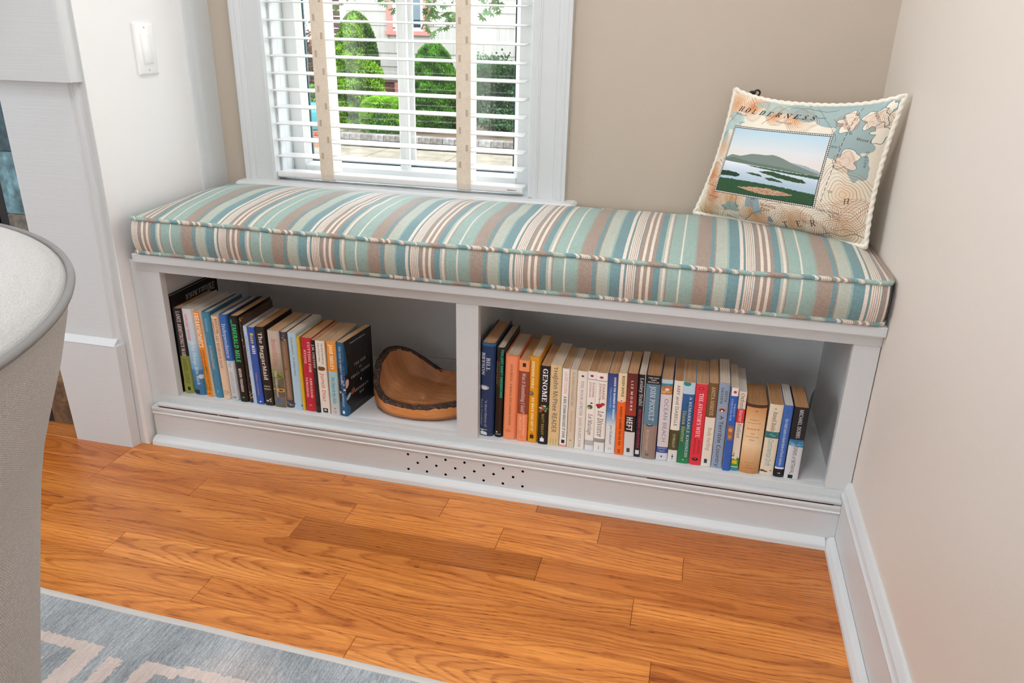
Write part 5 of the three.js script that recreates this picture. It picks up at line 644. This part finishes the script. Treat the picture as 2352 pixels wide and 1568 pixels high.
// ================================================================ OUTSIDE
{
  const G = -0.95;
  const soil = dataTex(256, 256, (u, v, x, y) => { const n = (fbm(u * 12, v * 12, 3, 4) - 0.5) * 60; return [120 + n, 128 + n, 84 + n]; });
  structMesh('ground', bx(-30, 20, G - 0.2, G - 0.06, -40, -0.62), S({ map: rep(soil, 1.2), roughness: 1 }));
  const conc = dataTex(512, 256, (u, v) => { const n = (fbm(u * 40, v * 40, 3, 3) - 0.5) * 30 + (fbm(u * 5, v * 6, 8, 3) - 0.5) * 46; return [112 + n * 0.8, 104 + n * 0.8, 88 + n * 0.7]; });
  const walk = struct('sidewalk', [-3, G, -9.8]); const cm = S({ map: rep(conc, 0.9), roughness: 0.9 });
  for (let i = 0; i < 10; i++) part(walk, 'slab', rb(-9.4 + i * 1.35, -9.4 + i * 1.35 + 1.335, G - 0.08, G, -11.06, -8.6, 0.006), cm);
  part(walk, 'verge', bx(-10, 6, G - 0.07, G - 0.015, -11.1, -11.06), S({ color: 0x5f6640, roughness: 1 }));
  // retaining wall of blocks
  const rw = thing('block_wall', 'low grey retaining wall of cast blocks beyond the window, under the shrubs', 'wall', [-3, G, -11.22]);
  const bcol = dataTex(128, 128, (u, v) => { const n = (fbm(u * 12, v * 12, 5, 3) - 0.5) * 60; return [118 + n, 115 + n, 111 + n]; }), bm = [0xffffff, 0xe8e4de, 0xd6d2cc].map((c) => S({ map: rep(bcol, 3), color: c, roughness: 0.95 }));
  const blk = rb(-0.104, 0.104, 0, 0.097, -0.1, 0.1, 0.01);
  for (let r = 0; r < 2; r++) for (let i = 3; i < 26; i++) { const m = local(rw, 'block', blk, bm[(i * 7 + r * 3) % 3]); m.position.set(-2.6 + i * 0.212 + r * 0.105, r * 0.1, (hash2(i, r, 3) - 0.5) * 0.02 - r * 0.02); }
  part(rw, 'soil_bed', bx(-5.02, 1, G, G + 0.195, -13.35, -11.35), S({ color: 0x5b4a36, roughness: 1 }));
  // the neighbouring house
  const hz = -13.5, h = thing('house', 'white shingled neighbouring house with pink window trim, seen through the blind', 'house', [-4, G, hz]);
  const sid = dataTex(512, 128, (u, v) => { const n = (fbm(u * 6, v * 4, 3, 3) - 0.5) * 16 + (vnoise(u * 150, v * 3, 5) - 0.5) * 14; return [206 + n, 204 + n, 198 + n]; });
  const sm = S({ map: rep(sid, 0.8), color: 0xaeaca8, roughness: 0.8 }), pink = S({ color: 0x9c6258, roughness: 0.6 }), brk = S({ color: 0x4f2a22, roughness: 0.9 });
  // courses of shingles, one part per course
  const y0 = 0.0, ex = 0.248, wx0 = -4.815, wx1 = -4.195, wy0 = 0.84;
  for (let i = 0; i < 16; i++) {
    const a = y0 + i * ex, b = a + ex, seg = (x0, x1) => profX([[hz, a], [hz + 0.022, a], [hz + 0.006, b + 0.012], [hz, b + 0.012]], x0, x1), L = [];
    const cut = b > wy0 + 0.05 ? [[-5.86, wx0 - 0.1], [wx1 + 0.1, 2]] : [[-5.86, 2]];
    for (const [p, q] of cut) { let x = p; const off = (i % 2) * 0.3; let n = Math.ceil((p - off) / 0.6 + 0.001) * 0.6 + off; while (x < q - 0.01) { const e = Math.min(q, n); L.push(seg(x, e - 0.003)); x = e; n += 0.6; } }
    part(h, 'shingle_course', merge(L), sm);
  }
  part(h, 'wall', merge([bx(-5.86, wx0 - 0.1, G, 4, hz - 0.3, hz), bx(wx1 + 0.1, 2, G, 4, hz - 0.3, hz), bx(wx0 - 0.1, wx1 + 0.1, G, wy0 + 0.05, hz - 0.3, hz), bx(wx0 - 0.1, wx1 + 0.1, 2.5, 4, hz - 0.3, hz)]), S({ color: 0x9a9994, roughness: 0.9 }));
  const fb = []; for (let r = 0; r < 11; r++) for (let i = 0; i < 30; i++) fb.push(bx(-5.6 + i * 0.225 + (r % 2) * 0.11, -5.6 + i * 0.225 + 0.213 + (r % 2) * 0.11, G + r * 0.082, G + r * 0.082 + 0.07, hz, hz + 0.03 + hash2(i, r, 2) * 0.006));
  { const m = part(h, 'brick_foundation', merge(fb), brk); m.userData.kind = 'stuff'; }
  part(h, 'mortar', bx(-5.86, 2, G, -0.02, hz, hz + 0.02), S({ color: 0x7d6a60, roughness: 1 }));
  part(h, 'water_table', rb(-5.88, 2, -0.05, 0.003, hz, hz + 0.06, 0.006), S({ color: 0x4f3f3a, roughness: 0.8 }));
  part(h, 'basement_vent', merge([rb(-4.8, -4.2, -0.3, -0.05, hz + 0.01, hz + 0.07, 0.005)]), pink, 'pink painted basement hatch');
  part(h, 'corner_board', rb(-5.9, -5.78, -0.1, 4, hz - 0.05, hz + 0.035, 0.004), S({ color: 0xd8d6d2, roughness: 0.7 }));
  part(h, 'chimney', merge(Array.from({ length: 40 }, (_, i) => bx(-6.16 + (i % 2) * 0.01, -5.905, G + i * 0.11, G + i * 0.11 + 0.098, hz - 0.3, hz - 0.02 + (i % 3) * 0.004))), S({ color: 0x453431, roughness: 0.9 }), 'dark brick chimney at the house corner');
  const wd = part(h, 'window', merge([rb(wx0, wx0 + 0.055, wy0 + 0.09, 2.4, hz - 0.03, hz + 0.02, 0.004), rb(wx1 - 0.055, wx1, wy0 + 0.09, 2.4, hz - 0.03, hz + 0.02, 0.004), rb(wx0, wx1, wy0 + 0.06, wy0 + 0.12, hz - 0.03, hz + 0.02, 0.004), rb(wx0, wx1, 1.6, 1.66, hz - 0.03, hz + 0.02, 0.004)]), M.vinyl);
  part(wd, 'pane', bx(wx0 + 0.05, wx1 - 0.05, wy0 + 0.1, 2.4, hz - 0.02, hz - 0.012), S({ color: 0x22323c, roughness: 0.08 }));
  part(wd, 'shade', bx(wx0 + 0.06, wx1 - 0.06, wy0 + 0.26, 2.4, hz - 0.012, hz - 0.008), S({ color: 0x4f5f66, roughness: 0.6 }));
  part(h, 'window_trim', rb(wx0 - 0.115, wx0, wy0 + 0.03, 2.5, hz - 0.01, hz + 0.05, 0.005), pink); part(h, 'window_trim', rb(wx1, wx1 + 0.115, wy0 + 0.03, 2.5, hz - 0.01, hz + 0.05, 0.005), pink);
  part(h, 'window_sill', rb(wx0 - 0.14, wx1 + 0.14, wy0 - 0.02, wy0 + 0.06, hz - 0.01, hz + 0.09, 0.006), pink);
  // planting: every shrub a mass of small sprays over a dark core
  const spray = (() => { const pos = []; for (const s of [-1, 1]) { pos.push(0, 0, 0, s * 0.42, 0.45, 0.1, 0, 1, 0.02); pos.push(0, 0, 0, 0, 1, 0.02, 0, 0.5, 0.14); } const g = new THREE.BufferGeometry(); g.setAttribute('position', new THREE.Float32BufferAttribute(pos, 3)); g.computeVertexNormals(); return g; })();
  const lm = Ph({ color: 0xffffff, roughness: 0.7, side: THREE.DoubleSide, transmission: 0.35, thickness: 0 });
  function foliage(parent, n, pick, cols, size) {
    const im = new THREE.InstancedMesh(spray, lm, n); im.name = 'foliage'; im.userData = { kind: 'stuff' }; shade(im);
    const m = new THREE.Matrix4(), q = new THREE.Quaternion(), up = new THREE.Vector3(0, 1, 0), e = new THREE.Vector3(), c = new THREE.Color();
    for (let i = 0; i < n; i++) { const { p, d, k } = pick(); e.copy(d).add(new THREE.Vector3(rr(-0.8, 0.8), rr(-0.5, 0.9), rr(-0.8, 0.8))).normalize(); q.setFromUnitVectors(up, e).multiply(new THREE.Quaternion().setFromAxisAngle(up, rnd() * 7)); const s = size * rr(0.6, 1.3); m.compose(p, q, new THREE.Vector3(s, s, s)); im.setMatrixAt(i, m); const f = clamp(k + rr(-0.25, 0.25)); c.set(cols[0]).lerp(new THREE.Color(cols[1]), f); im.setColorAt(i, c); }
    parent.add(im);
  }
  const lump = (a, y, s, f = 3) => fbm(Math.cos(a) * f * 0.5 + 9 + s, y * f + Math.sin(a) * f * 0.5 + s * 3, 5, 3) - 0.5;
  function topiary(name, label, x, z, base, hgt, prof, n, cols, size, s) {
    const t = thing(name, label, 'shrub', [x, base, z]);
    const R = (a, v) => prof(v) * (1 + 0.34 * lump(a, v * hgt * 2.2, s, 4));
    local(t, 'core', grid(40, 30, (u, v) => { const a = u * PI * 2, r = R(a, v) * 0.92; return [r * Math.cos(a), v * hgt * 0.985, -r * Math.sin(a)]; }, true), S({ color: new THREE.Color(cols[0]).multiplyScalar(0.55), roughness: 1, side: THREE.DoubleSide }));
    seedR(s * 131 + 7);
    foliage(t, n, () => { let v, a; do { v = rnd(); a = rnd() * PI * 2; } while (rnd() > (prof(v) / 0.5) + 0.15); const r = R(a, v) * rr(0.9, 1.03), l = lump(a, v * hgt * 2.2, s, 4); return { p: new THREE.Vector3(r * Math.cos(a), v * hgt, -r * Math.sin(a)), d: new THREE.Vector3(Math.cos(a) * 0.9, 0.5 + v * 0.6, -Math.sin(a) * 0.9), k: clamp(0.42 + l * 2.2) }; }, cols, size);
    return t;
  }
  const egg = (r, p = 1.6) => (v) => r * Math.pow(Math.max(0, 1 - Math.pow(v, p * 1.35)), 0.62) * (0.86 + 0.14 * Math.min(1, v * 5)) + 0.004;
  const B0 = G + 0.2;
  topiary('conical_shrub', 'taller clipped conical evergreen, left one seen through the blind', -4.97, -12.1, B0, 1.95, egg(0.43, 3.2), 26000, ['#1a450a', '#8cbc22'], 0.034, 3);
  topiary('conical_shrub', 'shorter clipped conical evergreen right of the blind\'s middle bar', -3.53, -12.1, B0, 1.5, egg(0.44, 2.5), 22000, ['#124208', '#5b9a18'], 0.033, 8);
  // low hedge between them
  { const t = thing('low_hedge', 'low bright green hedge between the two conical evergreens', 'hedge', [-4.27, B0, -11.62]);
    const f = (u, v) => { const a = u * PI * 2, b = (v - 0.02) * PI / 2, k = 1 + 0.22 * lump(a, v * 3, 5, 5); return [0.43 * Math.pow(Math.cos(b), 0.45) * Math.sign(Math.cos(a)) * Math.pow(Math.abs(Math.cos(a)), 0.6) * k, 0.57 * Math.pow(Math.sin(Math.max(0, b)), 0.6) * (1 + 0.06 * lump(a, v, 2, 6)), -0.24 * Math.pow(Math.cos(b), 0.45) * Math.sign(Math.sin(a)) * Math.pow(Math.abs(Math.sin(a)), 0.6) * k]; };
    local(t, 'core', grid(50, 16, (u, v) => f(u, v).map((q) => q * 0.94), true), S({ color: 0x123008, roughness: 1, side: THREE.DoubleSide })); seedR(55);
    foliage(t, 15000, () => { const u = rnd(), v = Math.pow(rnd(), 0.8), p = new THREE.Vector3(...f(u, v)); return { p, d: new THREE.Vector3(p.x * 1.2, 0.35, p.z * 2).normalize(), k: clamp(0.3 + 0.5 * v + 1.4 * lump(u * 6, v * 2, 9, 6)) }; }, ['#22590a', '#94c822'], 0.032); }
  function bush(label, x, z, base, rx, ry, rz, n, cols, size, s, loose = 0.35) {
    const t = thing('leafy_bush', label, 'shrub', [x, base, z]); seedR(s);
    local(t, 'branches', merge(Array.from({ length: 16 }, () => { const a = rnd() * 7, e = rr(0.5, 0.95); return tube([new THREE.Vector3(0, 0, 0), new THREE.Vector3(Math.cos(a) * rx * 0.3, ry * 0.9 * e, Math.sin(a) * rz * 0.3), new THREE.Vector3(Math.cos(a) * rx * 0.85, ry * 1.7 * e, Math.sin(a) * rz * 0.85)], 0.008, 10, 5); })), S({ color: 0x4a3a28, roughness: 1 }));
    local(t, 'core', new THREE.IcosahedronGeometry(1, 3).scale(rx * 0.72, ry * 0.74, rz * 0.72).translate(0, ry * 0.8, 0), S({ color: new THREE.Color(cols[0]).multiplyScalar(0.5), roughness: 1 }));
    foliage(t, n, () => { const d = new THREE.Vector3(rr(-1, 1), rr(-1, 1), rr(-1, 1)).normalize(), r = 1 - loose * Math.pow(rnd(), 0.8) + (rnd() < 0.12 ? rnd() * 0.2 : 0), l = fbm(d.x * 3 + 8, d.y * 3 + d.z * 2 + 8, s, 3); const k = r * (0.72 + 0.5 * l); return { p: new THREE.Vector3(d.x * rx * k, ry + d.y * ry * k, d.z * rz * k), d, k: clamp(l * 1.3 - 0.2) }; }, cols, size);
  }
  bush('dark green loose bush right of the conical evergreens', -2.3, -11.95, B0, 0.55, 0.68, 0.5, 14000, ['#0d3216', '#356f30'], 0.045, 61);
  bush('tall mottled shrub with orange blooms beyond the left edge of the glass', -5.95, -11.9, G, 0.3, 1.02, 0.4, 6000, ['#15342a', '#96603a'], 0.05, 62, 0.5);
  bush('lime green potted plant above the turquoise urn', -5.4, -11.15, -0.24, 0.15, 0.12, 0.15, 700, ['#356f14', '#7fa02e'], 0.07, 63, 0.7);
  { const t = thing('garden_urn', 'turquoise glazed garden urn standing on terracotta steps', 'urn', [-5.4, -0.724, -11.2]);
    local(t, 'urn_body', new THREE.LatheGeometry([[0.0, 0], [0.1, 0], [0.115, 0.02], [0.16, 0.16], [0.185, 0.3], [0.17, 0.4], [0.13, 0.455], [0.15, 0.48], [0.135, 0.485], [0.115, 0.455], [0, 0.44]].map(([x, y]) => new THREE.Vector2(x, y)), 36), S({ color: 0x3d8488, roughness: 0.2 }));
    const st = thing('brick_steps', 'terracotta brick steps under the turquoise urn', 'steps', [-5.5, G, -11.0]);
    for (let r = 0; r < 3; r++) for (let i = 0; i < 3; i++) part(st, 'brick', rb(-5.75 + i * 0.222, -5.75 + i * 0.222 + 0.214, G + r * 0.075, G + r * 0.075 + 0.07, -11.45, -10.78 - r * 0.1, 0.006), S({ color: [0x8c5540, 0x824a36, 0x94624a][(i + r) % 3], roughness: 0.9 })); }
  { // overhanging tree branch with five-pointed leaves
    const t = thing('tree', 'tree whose leafy branch hangs down in front of the pale house wall', 'tree', [-0.9, G, -8.6]);
    const O = new THREE.Vector3(-0.9, G, -8.6), V = (x, y, z) => new THREE.Vector3(x, y, z).sub(O);
    local(t, 'trunk', tube([V(-0.4, G, -8.7), V(-0.45, 0.8, -8.7), V(-0.7, 2.6, -8.6), V(-1.1, 4.4, -8.5)], 0.13, 30, 12), S({ color: 0x5a4a3a, roughness: 1 }));
    const tips = []; const br = [[[-0.7, 2.4, -8.6], [-1.5, 2.1, -8.4], [-2.0, 1.5, -8.2], [-2.28, 0.98, -8.1]], [[-1.5, 2.1, -8.4], [-1.75, 1.6, -8.25], [-1.86, 1.05, -8.1]], [[-0.7, 2.4, -8.6], [-1.2, 1.9, -8.3], [-1.45, 1.2, -8.2]], [[-1.5, 2.1, -8.4], [-2.3, 1.85, -8.2], [-2.75, 1.3, -8.1]], [[-1.1, 4.0, -8.5], [-2.2, 3.0, -8.2], [-3.0, 2.0, -8.0], [-3.2, 1.25, -8.0]]];
    local(t, 'branch', merge(br.map((b) => tube(b.map((p) => V(...p)), 0.011, 24, 6))), S({ color: 0x5a4a3a, roughness: 1 }));
    const leafG = (() => { const pos = []; for (let i = 0; i < 5; i++) { const a = (i - 2) * 0.72, b = 0.42; pos.push(0, 0, 0, Math.sin(a - b) * 0.5, Math.cos(a - b) * 0.5, 0.04, Math.sin(a), Math.cos(a), 0); pos.push(0, 0, 0, Math.sin(a), Math.cos(a), 0, Math.sin(a + b) * 0.5, Math.cos(a + b) * 0.5, 0.04); } const g = new THREE.BufferGeometry(); g.setAttribute('position', new THREE.Float32BufferAttribute(pos, 3)); g.computeVertexNormals(); return g; })();
    seedR(909); const spots = [];
    for (const b of br) { const c = new THREE.CatmullRomCurve3(b.map((p) => V(...p))); for (let i = 0; i < 95; i++) { const f = rr(0.35, 1.0), p = c.getPoint(f); const w = 0.26 * (1.1 - f * 0.55); spots.push([p.x + rr(-w, w), p.y + rr(-w, w * 0.7), p.z + rr(-w, w)]); } }
    const im = new THREE.InstancedMesh(leafG, lm, spots.length); im.name = 'leaves'; im.userData = { kind: 'stuff' }; shade(im); const m = new THREE.Matrix4(), c = new THREE.Color();
    spots.forEach((s, i) => { m.compose(new THREE.Vector3(...s), new THREE.Quaternion().setFromEuler(new THREE.Euler(rr(-0.9, 0.9), rr(-0.9, 0.9), PI + rr(-1.2, 1.2))), new THREE.Vector3(1, 1, 1).multiplyScalar(rr(0.045, 0.075))); im.setMatrixAt(i, m); c.set('#1c3f16').lerp(new THREE.Color('#47692a'), rnd()); im.setColorAt(i, c); });
    t.add(im); }
}
renderer.render(scene, camera);
